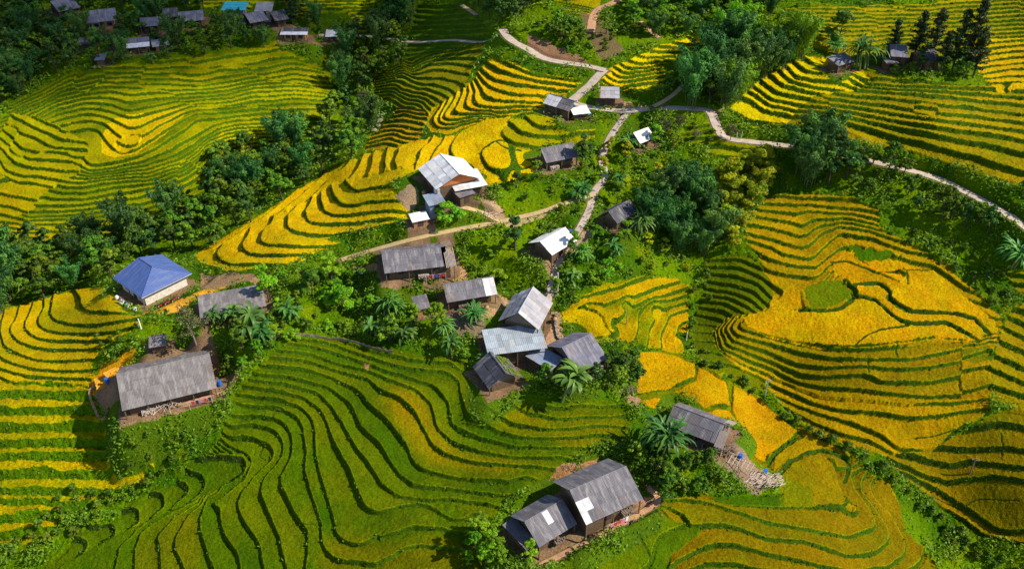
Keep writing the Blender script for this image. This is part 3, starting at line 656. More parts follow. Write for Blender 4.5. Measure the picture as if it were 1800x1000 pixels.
# ------------------------------------------------------------------ materials
MATS = {}
def node_mat(name):
    m = bpy.data.materials.new(name); m.use_nodes = True; t = m.node_tree; b = t.nodes['Principled BSDF']; return m, t, b
def N(t, ty, **k):
    n = t.nodes.new(ty)
    for a, v in k.items():
        if a == 'inp':
            for kk, vv in v.items(): n.inputs[kk].default_value = vv
        else: setattr(n, a, v)
    return n
def mat(name, col, rough=.85, spec=.2, var=.25, scale=3.0, bump=.0, bscale=20, metal=0, attr=None, coord='Object', wave=None, stain=0):
    if name in MATS: return MATS[name]
    m, t, b = node_mat(name); L = t.links
    tc = N(t, 'ShaderNodeTexCoord')
    nz = N(t, 'ShaderNodeTexNoise', inp={'Scale': scale, 'Detail': 5.0, 'Roughness': .65}); L.new(tc.outputs[coord], nz.inputs['Vector'])
    mr = N(t, 'ShaderNodeMapRange', inp={'From Min': .25, 'From Max': .75, 'To Min': 1-var, 'To Max': 1+var}); L.new(nz.outputs['Fac'], mr.inputs['Value'])
    hv = N(t, 'ShaderNodeHueSaturation'); L.new(mr.outputs[0], hv.inputs['Value'])
    if attr:
        at = N(t, 'ShaderNodeAttribute', attribute_name=attr)
        mx = N(t, 'ShaderNodeMix', data_type='RGBA', blend_type='MULTIPLY'); mx.inputs[0].default_value = 1; mx.inputs[6].default_value = (*col, 1)
        L.new(at.outputs['Color'], mx.inputs[7]); L.new(mx.outputs[2], hv.inputs['Color'])
    else: hv.inputs['Color'].default_value = (*col, 1)
    last = hv.outputs[0]
    if stain:
        n2 = N(t, 'ShaderNodeTexNoise', inp={'Scale': .9, 'Detail': 6.0, 'Roughness': .7}); mp = N(t, 'ShaderNodeMapping'); mp.inputs['Scale'].default_value = (1.9, .38, .6) if name.startswith('roof') else (1, 1, 1); L.new(tc.outputs[coord], mp.inputs['Vector']); L.new(mp.outputs[0], n2.inputs['Vector'])
        r2 = N(t, 'ShaderNodeMapRange', inp={'From Min': .48, 'From Max': .68, 'To Min': 0, 'To Max': stain}); L.new(n2.outputs['Fac'], r2.inputs['Value'])
        m2 = N(t, 'ShaderNodeMix', data_type='RGBA'); L.new(r2.outputs[0], m2.inputs[0]); L.new(last, m2.inputs[6]); m2.inputs[7].default_value = (col[0]*.35, col[1]*.33, col[2]*.32, 1); last = m2.outputs[2]
    L.new(last, b.inputs['Base Color']); b.inputs['Roughness'].default_value = rough; b.inputs['Specular IOR Level'].default_value = spec; b.inputs['Metallic'].default_value = metal
    if bump or wave:
        bp = N(t, 'ShaderNodeBump', inp={'Strength': bump or .4, 'Distance': .05})
        if wave:
            wv = N(t, 'ShaderNodeTexWave', wave_type='BANDS', bands_direction='X', inp={'Scale': wave, 'Distortion': .0}); L.new(tc.outputs['Object'], wv.inputs['Vector']); L.new(wv.outputs['Fac'], bp.inputs['Height'])
        else:
            n3 = N(t, 'ShaderNodeTexNoise', inp={'Scale': bscale, 'Detail': 3.0}); L.new(tc.outputs[coord], n3.inputs['Vector']); L.new(n3.outputs['Fac'], bp.inputs['Height'])
        L.new(bp.outputs[0], b.inputs['Normal'])
    MATS[name] = m; return m

def ground_mat():
    m, t, b = node_mat('terraced_ground'); L = t.links
    at = N(t, 'ShaderNodeAttribute', attribute_name='Col'); tc = N(t, 'ShaderNodeTexCoord')
    n1 = N(t, 'ShaderNodeTexNoise', inp={'Scale': 3.4, 'Detail': 5.0, 'Roughness': .8}); L.new(tc.outputs['Object'], n1.inputs['Vector'])
    n2 = N(t, 'ShaderNodeTexNoise', inp={'Scale': .35, 'Detail': 4.0, 'Roughness': .6}); L.new(tc.outputs['Object'], n2.inputs['Vector'])
    r1 = N(t, 'ShaderNodeMapRange', inp={'From Min': .3, 'From Max': .7, 'To Min': .42, 'To Max': 1.52}); L.new(n1.outputs['Fac'], r1.inputs['Value'])
    r2 = N(t, 'ShaderNodeMapRange', inp={'From Min': .3, 'From Max': .7, 'To Min': .487, 'To Max': .513}); L.new(n2.outputs['Fac'], r2.inputs['Value'])
    hv = N(t, 'ShaderNodeHueSaturation', inp={'Saturation': 1.07}); L.new(at.outputs['Color'], hv.inputs['Color']); L.new(r1.outputs[0], hv.inputs['Value']); L.new(r2.outputs[0], hv.inputs['Hue'])
    L.new(hv.outputs[0], b.inputs['Base Color']); b.inputs['Roughness'].default_value = .95; b.inputs['Specular IOR Level'].default_value = .05
    n3 = N(t, 'ShaderNodeTexNoise', inp={'Scale': 5.0, 'Detail': 4.0}); L.new(tc.outputs['Object'], n3.inputs['Vector'])
    bp = N(t, 'ShaderNodeBump', inp={'Strength': .6, 'Distance': .25}); L.new(n3.outputs['Fac'], bp.inputs['Height']); L.new(bp.outputs[0], b.inputs['Normal'])
    return m

def np_mesh(name, v, f, m, cols=None, attr='Col', sm=False):
    v = np.asarray(v, np.float32); f = np.asarray(f, np.int32); k = f.shape[1]
    me = bpy.data.meshes.new(name); me.vertices.add(len(v)); me.vertices.foreach_set('co', v.ravel())
    me.loops.add(f.size); me.loops.foreach_set('vertex_index', f.ravel())
    me.polygons.add(len(f)); me.polygons.foreach_set('loop_start', np.arange(0, f.size, k, dtype=np.int32)); me.polygons.foreach_set('loop_total', np.full(len(f), k, np.int32))
    me.polygons.foreach_set('use_smooth', np.full(len(f), sm, bool))
    me.update(calc_edges=True)
    if cols is not None:
        a = me.attributes.new(attr, 'FLOAT_COLOR', 'POINT'); cc = np.ones((len(v), 4), np.float32); cc[:, :3] = cols; a.data.foreach_set('color', cc.ravel())
    if m: me.materials.append(m)
    return me
def link(name, me, parent=None, **props):
    o = bpy.data.objects.new(name, me); C.objects.link(o)
    if parent: o.parent = parent
    for k, v in props.items(): o[k] = v
    return o

idx = np.arange(NU*NV).reshape(NV, NU)
F = np.stack([idx[1:, :-1], idx[1:, 1:], idx[:-1, 1:], idx[:-1, :-1]], -1).reshape(-1, 4)
me = np_mesh('terraced_ground', np.stack([XX, YY, ZZ], -1).reshape(-1, 3), F, ground_mat(), COL.reshape(-1, 3), sm=True)
link('terraced_ground', me, kind='structure')

ROADM = {'concrete': mat('road_concrete', (.47, .385, .32), .9, .1, .25, 1.1, bump=.15, bscale=6, stain=.35), 'earth': mat('path_earth', (.50, .36, .18), .95, .05, .3, 1.5, bump=.4), 'clay': mat('path_clay', (.46, .26, .15), .95, .05, .3, 1.5, bump=.4)}
for nm, P, zz, wd, kind in roads:
    T = np.gradient(P, axis=0); T /= np.linalg.norm(T, axis=1)[:, None]+1e-9; Nn = np.c_[-T[:, 1], T[:, 0]]
    jit = 1+.16*(vnoise(np.arange(len(P))*.35, np.zeros(len(P)), 77)-.5)
    prof = [(-.5, -.25), (-.5, 0), (-.2, .02), (.2, .02), (.5, 0), (.5, -.25)]
    V = np.concatenate([np.c_[P+Nn*(wd*a*jit)[:, None], zz+b] for a, b in prof]); n = len(P)
    F = [[(k+1)*n+i, k*n+i, k*n+i+1, (k+1)*n+i+1] for k in range(5) for i in range(n-1)]
    link(nm, np_mesh(nm, V, F, ROADM[kind]), kind='structure')
# ------------------------------------------------------------------ mesh builder for made things
class MB:
    def __init__(s): s.v = []; s.f = []; s.c = []
    def quadbox(s, o, ax, ay, az, col=(1, 1, 1)):       # box from corner o with edge vectors
        o, ax, ay, az = [np.array(q, float) for q in (o, ax, ay, az)]; n = len(s.v)
        for k in range(8): s.v.append(o+ax*(k & 1)+ay*((k >> 1) & 1)+az*(k >> 2)); s.c.append(col)
        q = [(0, 2, 3, 1), (4, 5, 7, 6), (0, 1, 5, 4), (2, 6, 7, 3), (0, 4, 6, 2), (1, 3, 7, 5)]
        if np.dot(np.cross(ax, ay), az) < 0: q = [t[::-1] for t in q]
        s.f += [tuple(n+i for i in t) for t in q]
    def box(s, x0, x1, y0, y1, z0, z1, col=(1, 1, 1)): s.quadbox((x0, y0, z0), (x1-x0, 0, 0), (0, y1-y0, 0), (0, 0, z1-z0), col)
    def prism(s, tri, d, col=(1, 1, 1)):
        n = len(s.v); tri = [np.array(t, float) for t in tri]; d = np.array(d, float); k = len(tri)
        s.v += tri+[t+d for t in tri]; s.c += [col]*(2*k)
        s.f += [tuple(range(n+k-1, n-1, -1)), tuple(range(n+k, n+2*k))]+[(n+i, n+(i+1) % k, n+k+(i+1) % k, n+k+i) for i in range(k)]
    def tube(s, pts, rad, sides=6, col=(1, 1, 1), cap=True):
        pts = [np.array(p, float) for p in pts]; n0 = len(s.v)
        if np.isscalar(rad): rad = [rad]*len(pts)
        for i, p in enumerate(pts):
            t = pts[min(i+1, len(pts)-1)]-pts[max(i-1, 0)]; t /= np.linalg.norm(t)+1e-9
            r = np.array((1., 0, 0)) if abs(t[0]) < .8 else np.array((0, 1., 0)); a = np.cross(t, r); a /= np.linalg.norm(a); b = np.cross(t, a)
            for k in range(sides):
                an = 2*math.pi*k/sides; s.v.append(p+(a*math.cos(an)+b*math.sin(an))*rad[i]); s.c.append(col)
        for i in range(len(pts)-1):
            for k in range(sides):
                a0 = n0+i*sides+k; a1 = n0+i*sides+(k+1) % sides; s.f.append((a0, a1, a1+sides, a0+sides))
        if cap: s.f.append(tuple(n0+k for k in range(sides))[::-1]); s.f.append(tuple(n0+(len(pts)-1)*sides+k for k in range(sides)))
    def mesh(s, name, m, sm=False):
        me = bpy.data.meshes.new(name); me.from_pydata([tuple(map(float, v)) for v in s.v], [], s.f)
        a = me.attributes.new('Col', 'FLOAT_COLOR', 'POINT'); cc = np.ones((len(s.v), 4), np.float32); cc[:, :3] = s.c; a.data.foreach_set('color', cc.ravel())
        if sm: me.polygons.foreach_set('use_smooth', np.ones(len(me.polygons), bool))
        if m: me.materials.append(m)
        return me
    def obj(s, name, m, parent=None, sm=False, **k): return link(name, s.mesh(name, m, sm), parent, **k)
def root(name, label, cat, loc, rz=0, group=None):
    o = bpy.data.objects.new(name, None); C.objects.link(o); o.location = loc; o.rotation_euler = (0, 0, rz); o.empty_display_size = .3
    o['label'] = label; o['category'] = cat
    if group: o['group'] = group
    return o

TONE = dict(grey=(.125, .118, .142), dark=(.065, .065, .085), pale=(.33, .32, .36), lilac=(.135, .135, .19), metal=(.32, .37, .43), white=(.72, .72, .75),
            blue=(.055, .105, .31), teal=(.03, .42, .52), worn=(.165, .15, .155), bluegrey=(.20, .25, .36))
WALL = dict(wood=(.13, .085, .055), white=(.62, .58, .52), clay=(.42, .22, .12), blue=(.20, .26, .36), brick=(.34, .16, .10), grey=(.22, .22, .24), plank=(.20, .16, .14))
M_DOOR = mat('door_wood', (.07, .045, .03), .8); M_GLASS = mat('window_dark', (.02, .025, .03), .25, .5)
M_POST = mat('post_wood', (.16, .11, .07), .9); M_SLAT = mat('slat_wood', (.34, .28, .25), .9, bump=.2)
M_MOSS = mat('roof_moss', (.10, .14, .02), .95, .05, .4, 2, bump=.6, bscale=6)
def house(h):
    L, Wd, wl, rs, kind, tone = h['L'], h['W'], h['wall'], h['rise'], h['kind'], h['tone']
    rt = root(h['name'], h['label'], h['cat'], (h['cx'], h['cy'], h['z']), h['yaw'], h.get('grp'))
    r = random.Random(h['label']); cy, sy = math.cos(h['yaw']), math.sin(h['yaw'])
    lx = -h['cx']*cy-h['cy']*sy; ly = h['cx']*sy-h['cy']*cy         # where the valley viewpoint lies in house axes: fronts face down the slope
    fy = 1 if ly > 0 else -1; rightx = 1 if cy > 0 else -1
    rm = mat('roof_'+tone, (1, 1, 1), .55 if tone in ('blue', 'teal') else (.5 if tone in ('metal', 'white') else .75), .3, .18, 1.2, bump=.45, attr='Col', wave=(1.1 if tone in ('blue', 'teal', 'metal') else 1.6), stain=(.18 if tone in ('blue', 'teal') else (.3 if tone in ('white', 'metal', 'pale') else .7)))
    base = np.array(TONE[tone]); big = L > 3
    rf = MB()
    def slope(p0, ux, us, n_over, front):     # p0 eave corner, ux along the eave (length L), us up the slope
        lx_, ls = np.linalg.norm(ux), np.linalg.norm(us); nx = max(2, round(lx_/.95)); ns = max(1, round(ls/1.5))
        ex, es = ux/lx_, us/ls; nn = np.cross(ex, es); nn *= np.sign(nn[2])
        for i in range(nx):
            xm = (i+.5)/nx; xr = xm if rightx > 0 else 1-xm
            if (ux[0] < 0): xr = 1-xr
            for j in range(ns):
                c = base*(.80+.38*r.random()); c = c*np.array((1.12, 1.0, .88)) if r.random() < .08 else c
                if tone in ('blue', 'teal'): c = base*(.97+.06*r.random())
                if r.random() < h.get('patch', 0)*.7: c = np.array((.66, .66, .70))*(.7+.4*r.random())
                if h.get('new_edge') and front and ((xr < .08 and j < 2) or (.08 < xr < .17 and j == 1 and ns > 2)): c = np.array((.56, .57, .62))
                if h.get('spot') and front and abs(xr-.45) < .5/nx and j == 1: c = np.array((.56, .57, .62))
                if h.get('pale_end') and xr > .8: c = np.array((.62, .60, .62))*(.75+.4*r.random())
                if h.get('halves') and xr < .5: c = np.array((.60, .57, .60))
                if h.get('new_eave') and front and j == 0: c = np.array((.70, .70, .78))
                if h.get('slats') and xr > .86 and r.random() < .55: continue
                w = lx_/nx; q = ls/ns; lift = .012*(i % 2)+.02+.03*r.random()
                o = p0+ex*(i*w-.02)+es*(j*q-.05)+nn*(lift+.035)
                rf.quadbox(o, ex*(w+.05), es*(q+.12)-nn*.035, nn*.025, tuple(c))
        if h.get('slats'):
            sl_ = MB(); n = 8
            for k in range(n):
                x = (.87+.15*k/n)*lx_; x = x if (rightx > 0) == (ux[0] > 0) else lx_-x
                sl_.quadbox(p0+ex*(x-.06)+es*(-.2-.3*r.random())+nn*.10, ex*.13, es*(ls*(.75+.3*r.random())), nn*.04, (1, 1, 1))
            sl_.obj('roof_slats', M_SLAT, rt)
    e = np.array
    hx, hy = L/2, Wd/2
    if kind == 'gable':
        for s_ in (1, -1):
            slope(e((-hx, s_*hy, wl)), e((L, 0, 0.)), e((0, -s_*hy, rs)), 0, s_ == fy)
        rf.tube([(-hx, 0, rs+wl+.08), (hx, 0, rs+wl+.08)], .09, 6, tuple(base*1.25))
    elif kind == 'shed':
        up = -fy; slope(e((-hx, fy*hy, wl)), e((L, 0, 0.)), e((0, up*Wd, rs)), 0, True)
    else:
        a1, a2 = -hx+hy*.75, hx-hy*.25; zr = wl+rs; t = .06; c = tuple(base)
        for s_ in (1, -1):
            q = [(-hx, s_*hy, wl), (hx, s_*hy, wl), (a2, 0, zr), (a1, 0, zr)]; rf.prism(q if s_ < 0 else q[::-1], (0, 0, t), c)
        rf.prism([(-hx, hy, wl+.003), (-hx, -hy, wl+.003), (a1, 0, zr+.003)], (0, 0, t), c); rf.prism([(hx, -hy, wl+.003), (hx, hy, wl+.003), (a2, 0, zr+.003)], (0, 0, t), c)
        for p, q in (((-hx, hy), a1), ((-hx, -hy), a1), ((hx, hy), a2), ((hx, -hy), a2)): rf.tube([(*p, wl+.08), (q, 0, zr+.08)], .09, 5, tuple(base*1.2))
        rf.tube([(a1, 0, zr+.08), (a2, 0, zr+.08)], .1, 5, tuple(base*1.2))
        k = -hx+.4
        while k < hx-.2:                                  # standing ribs of the metal sheets
            for s_ in (1, -1):
                f_ = 1.0 if a1 <= k <= a2 else max(.05, (k+hx)/(a1+hx) if k < a1 else (hx-k)/(hx-a2)); p0 = np.array((k, s_*hy, wl+.06)); p1 = np.array((k, s_*hy*(1-f_), wl+rs*f_+.06)); rf.tube([p0, p1], .035, 4, tuple(base*.8), cap=False)
            k += .85
        rf.box(-hx-.05, hx+.05, -hy-.05, hy+.05, wl-.10, wl-.02, (.5, .5, .6))
    rf.obj('roof', rm, rt)
    if h.get('moss'):
        mo = MB(); us = e((0, hy, -rs)); us /= np.linalg.norm(us)
        side = -fy if False else (1 if (cy*0+sy*0+(-sy)*1) > 0 else -1)
        side = 1 if -sy > 0 else -1                      # the slope whose outward side points to +X
        for k in range(26):
            x = r.uniform(-hx*.9, hx*.75); q = r.uniform(.15, .85); p = e((x, side*hy*(1-q), wl+rs*q+.11))
            rr = r.uniform(.25, .6); mo.quadbox(p-e((rr/2, 0, 0)), (rr*1.6, 0, 0), (0, side*rr, -rr*rs/hy), (0, 0, .07+.05*r.random()))
        mo.obj('moss', M_MOSS, rt)
    # walls
    ins = .8 if min(L, Wd) > 3.5 else .3
    wc = h.get('wallcol', 'wood'); wm = mat('wall_'+wc, WALL[wc], .9, .1, .3, 2.5, bump=.35, bscale=9)
    wx, wy = hx-ins, hy-ins; th = .14; top = wl-.12; wb = MB()
    wb.box(-wx, wx, wy-th, wy, -1.6, top); wb.box(-wx, wx, -wy, -wy+th, -1.6, top)
    wb.box(-wx+.003, -wx+th, -wy+th, wy-th, -1.6, top); wb.box(wx-th, wx-.003, -wy+th, wy-th, -1.6, top)
    wb.obj('wall', wm, rt)
    gm = mat('gable_planks', (.19, .15, .13), .9, .1, .3, 3, bump=.4)
    if h.get('gablecol'): gm = mat('gable_'+h['gablecol'], dict(orange=(.50, .16, .05), blue=(.05, .28, .42))[h['gablecol']], .8)
    if kind == 'gable':
        f = wy/hy*.96
        for s_ in (1, -1):
            g = MB(); x = s_*wx; g.prism([(x, -wy, wl-.115), (x, wy, wl-.115), (x, 0, wl+rs*.96-.06)], (-s_*th, 0, 0)); g.obj('gable', gm, rt)
    elif kind == 'shed':
        g = MB(); yb = -fy*(wy-th/2); zt = wl+rs*(wy+hy)/Wd-.04; g.box(-wx, wx, yb-th/2, yb+th/2, wl-.115, zt-.05)
        for s_ in (1, -1):
            x = s_*wx; yf = fy*(wy); yk = -fy*(wy-th); g.prism([(x, yf, wl-.115), (x, yk, wl-.115), (x, yk, zt-.08)], (-s_*th, 0, 0))
        g.obj('upper_wall', gm, rt)
    # door, windows, posts on the front
    if L > 2.5:
        y = fy*wy; dd = .05
        ndoor = 2 if h['name'] == 'roadside_hut' else 1
        for k in range(ndoor):
            x = (-.1+.5*k)*wx if L > 5 else (-.45+.9*k)*wx if ndoor > 1 else 0.
            d = MB(); d.box(x-.5, x+.5, min(y, y+fy*dd), max(y, y+fy*dd), -.05, min(1.95, top-.15)); d.obj('door', M_DOOR, rt)
        if L > 5:
            for x in (-.62*wx, .55*wx):
                d = MB(); d.box(x-.55, x+.55, min(y, y+fy*dd), max(y, y+fy*dd), .9, min(1.75, top-.2))
                wv = d.obj('window', M_GLASS, rt); q = MB()
                zt = min(1.8, top-.15); y0_, y1_ = min(y, y+fy*.08), max(y, y+fy*.08)
                q.prism([(x-.6, y0_, zt), (x-.6, y0_, .85), (x+.6, y0_, .85), (x+.6, y0_, zt), (x+.52, y0_, zt), (x+.52, y0_, .93), (x-.52, y0_, .93), (x-.52, y0_, zt)], (0, y1_-y0_, 0))
                q.obj('window_frame', M_POST, wv)
            n = max(3, int(L/2.6))
            for k in range(n):
                x = -hx+.25+(L-.5)*k/(n-1); p = MB(); yy = fy*(hy-.18); p.box(x-.07, x+.07, yy-.07, yy+.07, -1.2, wl-.03); p.obj('post', M_POST, rt)
    return rt
for h in HOUSES: house(h)
# ------------------------------------------------------------------ vegetation
def leaf_mat(name, c1, c2, trans=.25, rough=.6):
    m = bpy.data.materials.new(name); m.use_nodes = True; t = m.node_tree; L = t.links; b = t.nodes['Principled BSDF']; out = t.nodes['Material Output']
    at = N(t, 'ShaderNodeAttribute', attribute_name='Col'); oi = N(t, 'ShaderNodeObjectInfo')
    mx = N(t, 'ShaderNodeMix', data_type='RGBA'); mx.inputs[6].default_value = (*c1, 1); mx.inputs[7].default_value = (*c2, 1)
    sp = N(t, 'ShaderNodeSeparateColor'); L.new(at.outputs['Color'], sp.inputs[0]); L.new(sp.outputs[0], mx.inputs[0])
    hv = N(t, 'ShaderNodeHueSaturation'); L.new(mx.outputs[2], hv.inputs['Color'])
    r1 = N(t, 'ShaderNodeMapRange', inp={'To Min': .47, 'To Max': .52}); L.new(oi.outputs['Random'], r1.inputs['Value']); L.new(r1.outputs[0], hv.inputs['Hue'])
    mu = N(t, 'ShaderNodeMath', operation='MULTIPLY_ADD'); L.new(oi.outputs['Random'], mu.inputs[0]); mu.inputs[1].default_value = 7.31; mu.inputs[2].default_value = .13
    fr = N(t, 'ShaderNodeMath', operation='FRACT'); L.new(mu.outputs[0], fr.inputs[0])
    r2 = N(t, 'ShaderNodeMapRange', inp={'To Min': .7, 'To Max': 1.35}); L.new(fr.outputs[0], r2.inputs['Value']); L.new(r2.outputs[0], hv.inputs['Value'])
    L.new(hv.outputs[0], b.inputs['Base Color']); b.inputs['Roughness'].default_value = rough; b.inputs['Specular IOR Level'].default_value = .25
    tr = N(t, 'ShaderNodeBsdfTranslucent'); L.new(hv.outputs[0], tr.inputs[0]); ms = N(t, 'ShaderNodeMixShader'); ms.inputs[0].default_value = trans
    L.new(b.outputs[0], ms.inputs[1]); L.new(tr.outputs[0], ms.inputs[2]); L.new(ms.outputs[0], out.inputs['Surface'])
    return m
LM = dict(broad=leaf_mat('leaves_broad', (0.0375, 0.119, 0.01), (0.213, 0.375, 0.0125), .32), dark=leaf_mat('leaves_dark', (0.0225, 0.0775, 0.0175), (0.112, 0.25, 0.025), .3),
          bamboo=leaf_mat('leaves_bamboo', (0.02, 0.1, 0.03), (0.15, 0.35, 0.045), .35), bright=leaf_mat('leaves_bright', (0.112, 0.312, 0.0075), (0.25, 0.463, 0.01), .32),
          banana=leaf_mat('leaves_banana', (0.0438, 0.15, 0.0312), (0.125, 0.3, 0.05), .32, .38), conifer=leaf_mat('needles', (0.0275, 0.0625, 0.0225), (0.075, 0.119, 0.0275)),
          yellow=leaf_mat('leaves_yellow', (.20, .33, .006), (.50, .50, .008), .35),
          scrub=leaf_mat('leaves_scrub', (.040, .115, .008), (.19, .30, .010), .3), olive=leaf_mat('leaves_olive', (0.0875, 0.1, 0.0375), (0.2, 0.2, 0.0625)))
M_BARK = mat('bark', (.10, .075, .055), .95, .05, .3, 6, bump=.5); M_CULM = mat('bamboo_culm', (.12, .16, .05), .6); M_BARE = mat('bare_branch', (.22, .17, .14), .95)

def cards(P, Nrm, a, b, g, tint):                # rhombic leaf faces at P facing Nrm, half sizes a (long) and b
    n = len(P); Nrm = Nrm/(np.linalg.norm(Nrm, axis=1)[:, None]+1e-9)
    t = g.normal(size=(n, 3)); t -= Nrm*(t*Nrm).sum(1)[:, None]; t /= np.linalg.norm(t, axis=1)[:, None]+1e-9; s = np.cross(Nrm, t)
    a = np.broadcast_to(a, n)[:, None]; b = np.broadcast_to(b, n)[:, None]
    V = np.stack([P-t*a, P-s*b+t*a*.15, P+t*a, P+s*b+t*a*.15], 1).reshape(-1, 3)
    c = np.repeat(np.broadcast_to(tint, n), 4)
    return V, np.arange(4*n).reshape(-1, 4), np.stack([c, c, c], -1)
def sph(n, g):
    d = g.normal(size=(n, 3)); return d/np.linalg.norm(d, axis=1)[:, None]
def crown_mesh(name, m, seed, n_cl, n_lf, shape, leaf=.16, clr=.75):
    g = np.random.default_rng(seed); P, Q, T = [], [], []
    for k in range(n_cl):
        c, r = shape(g, k, n_cl); r *= clr
        d = sph(n_lf, g); d[:, 2] = np.abs(d[:, 2])*1.0-.25*g.random(n_lf)
        d /= np.linalg.norm(d, axis=1)[:, None]
        rr = r*(.62+.42*g.random(n_lf))
        p = c+d*rr[:, None]*np.array((1.15, 1.15, .8))
        P.append(p); Q.append(d+.42*g.normal(size=(n_lf, 3))+np.array((0, 0, .2))); T.append(np.clip(g.random()**1.3*.85+.3*(g.random(n_lf)-.25), 0, 1))
    P = np.concatenate(P); Q = np.concatenate(Q); T = np.concatenate(T)
    v, f, c = cards(P, Q, leaf*(.7+.7*g.random(len(P))), leaf*.6*(.7+.6*g.random(len(P))), g, T)
    return np_mesh(name, v, f, m, c)
def round_shape(rx, rz, h0):
    """clumps gathered on a few unequal boughs, so that the outline is uneven and the sky shows between them"""
    st = {}
    def fn(g, k, n):
        if 'l' not in st:
            st['l'] = []; nl = int(g.integers(6, 10))
            for q in range(nl):
                a = 6.283*(q+.7*g.random())/nl; e = g.random(); r = rx*(.35+.55*g.random())*(1-.45*e)
                st['l'].append((np.array((math.cos(a)*r, math.sin(a)*r, h0+rz*(-.55+1.45*e*(.8+.4*g.random())))), rx*(.30+.26*g.random())))
            st['l'].append((np.array((.15*rx*g.normal(), .15*rx*g.normal(), h0+rz*.75)), rx*.42))
        c, R_ = st['l'][int(g.integers(len(st['l'])))]; d = sph(1, g)[0]; d[2] = abs(d[2])*.8+.05*d[2]
        return c+d*R_*(.35+.65*g.random()), .21*rx*(.6+.7*g.random())
    return fn
def trunk_mesh(name, m, seed, h, r0, limbs=5, reach=1.4, lean=.3):
    r = random.Random(seed); b = MB(); dx, dy = r.uniform(-lean, lean), r.uniform(-lean, lean)
    pts = [(dx*(k/4)**2, dy*(k/4)**2, -1+(h+1)*k/4) for k in range(5)]
    b.tube(pts, [r0*1.35, r0, r0*.85, r0*.65, r0*.4], 7)
    for k in range(limbs):
        z = h*(.45+.5*r.random()); an = 2*math.pi*(k+.4*r.random())/limbs; p = np.array((dx*(z/h)**2, dy*(z/h)**2, z)); q = p+np.array((math.cos(an), math.sin(an), .75))*reach*(.6+.6*r.random())
        b.tube([p, (p+q)/2+np.array((0, 0, .15)), q], [r0*.45, r0*.3, r0*.12], 5)
    return b.mesh(name, m, True)
PROTO = {}
def proto(kind, meshes): PROTO.setdefault(kind, []).append(meshes)       # meshes: list of (part name, mesh); unit height set by the maker
for s in range(4): proto('broad', [('trunk', trunk_mesh('trunk', M_BARK, s, 2.9, .20)), ('crown', crown_mesh('crown', LM['broad'], 100+s, 60, 58, round_shape(2.6, 2.7, 2.9), .23))])
for s in range(3): proto('dark', [('trunk', trunk_mesh('trunk', M_BARK, 10+s, 3.4, .2)), ('crown', crown_mesh('crown', LM['dark'], 120+s, 60, 56, round_shape(2.2, 3.2, 3.4), .23))])
for s in range(2): proto('yellow', [('trunk', trunk_mesh('trunk', M_BARK, 20+s, 2.2, .12)), ('crown', crown_mesh('crown', LM['yellow'], 140+s, 50, 46, round_shape(2.0, 1.6, 2.2), .17, .85))])
for s in range(3): proto('shrub', [('stem', trunk_mesh('stem', M_BARK, 30+s, .8, .07, 5, .6)), ('foliage', crown_mesh('foliage', LM['scrub'], 150+s, 34, 42, round_shape(1.15, .8, .75), .14, 1.0))])
for s in range(2): proto('mound', [('stem', trunk_mesh('stem', M_BARK, 35+s, 1.0, .08, 6, .9)), ('foliage', crown_mesh('foliage', LM['bright'], 160+s, 46, 80, round_shape(1.9, 1.1, .9), .15, .8))])
for s in range(2): proto('olive', [('trunk', trunk_mesh('trunk', M_BARE, 40+s, 2.6, .14, 9, 1.6)), ('crown', crown_mesh('crown', LM['olive'], 165+s, 60, 24, round_shape(2.3, 1.5, 2.9), .13, .95))])
for s in range(2): proto('bright', [('trunk', trunk_mesh('trunk', M_BARK, 45+s, 3.2, .18)), ('crown', crown_mesh('crown', LM['bright'], 170+s, 56, 55, round_shape(2.4, 2.4, 3.8), .21))])

def bamboo(seed, n=24, m='bamboo'):
    g = np.random.default_rng(seed); b = MB(); P, Q, T, A = [], [], [], []
    for k in range(n):
        an = g.random()*6.283; r0 = .9*g.random()**.5; hgt = 6.4+2.8*g.random(); out = .9+2.3*g.random(); d = np.array((math.cos(an), math.sin(an), 0))
        t = np.linspace(0, 1, 9); pts = d*r0+np.outer(out*t**2.4+.15*t, d)+np.outer(hgt*(t-.20*t**4), (0, 0, 1.)); pts[:, 2] -= .4
        if k % 2 == 0: b.tube(pts, list(.055*(1-.8*t)), 4)
        tint = g.random()
        for q in range(17):
            tt = .28+.72*g.random()**.75; c = np.array([np.interp(tt, t, pts[:, i]) for i in range(3)]); rr = .20+.24*math.sin(math.pi*min(1, (tt-.2)/.8)); nl = 14
            dd = g.normal(size=(nl, 3))*rr*np.array((1, 1, .8)); dd[:, 2] -= .25*rr
            P.append(c+dd); Q.append(dd*1.3+np.array((0, 0, .3))+.3*g.normal(size=(nl, 3))+d*.35); T.append(np.clip(tint**1.4*.75+.25*g.random()+.2*(g.random(nl)-.4), 0, 1))
    P = np.concatenate(P); Q = np.concatenate(Q); T = np.concatenate(T)
    v, f, c = cards(P, Q, .26*(.7+.6*g.random(len(P))), .085*(.8+.6*g.random(len(P))), g, T)
    return [('culms', b.mesh('culms', M_CULM)), ('foliage', np_mesh('foliage', v, f, LM[m], c))]
for s in range(4): proto('bamboo', bamboo(200+s))
for s in range(2): proto('bamboo_bright', bamboo(220+s, 26, 'bright'))

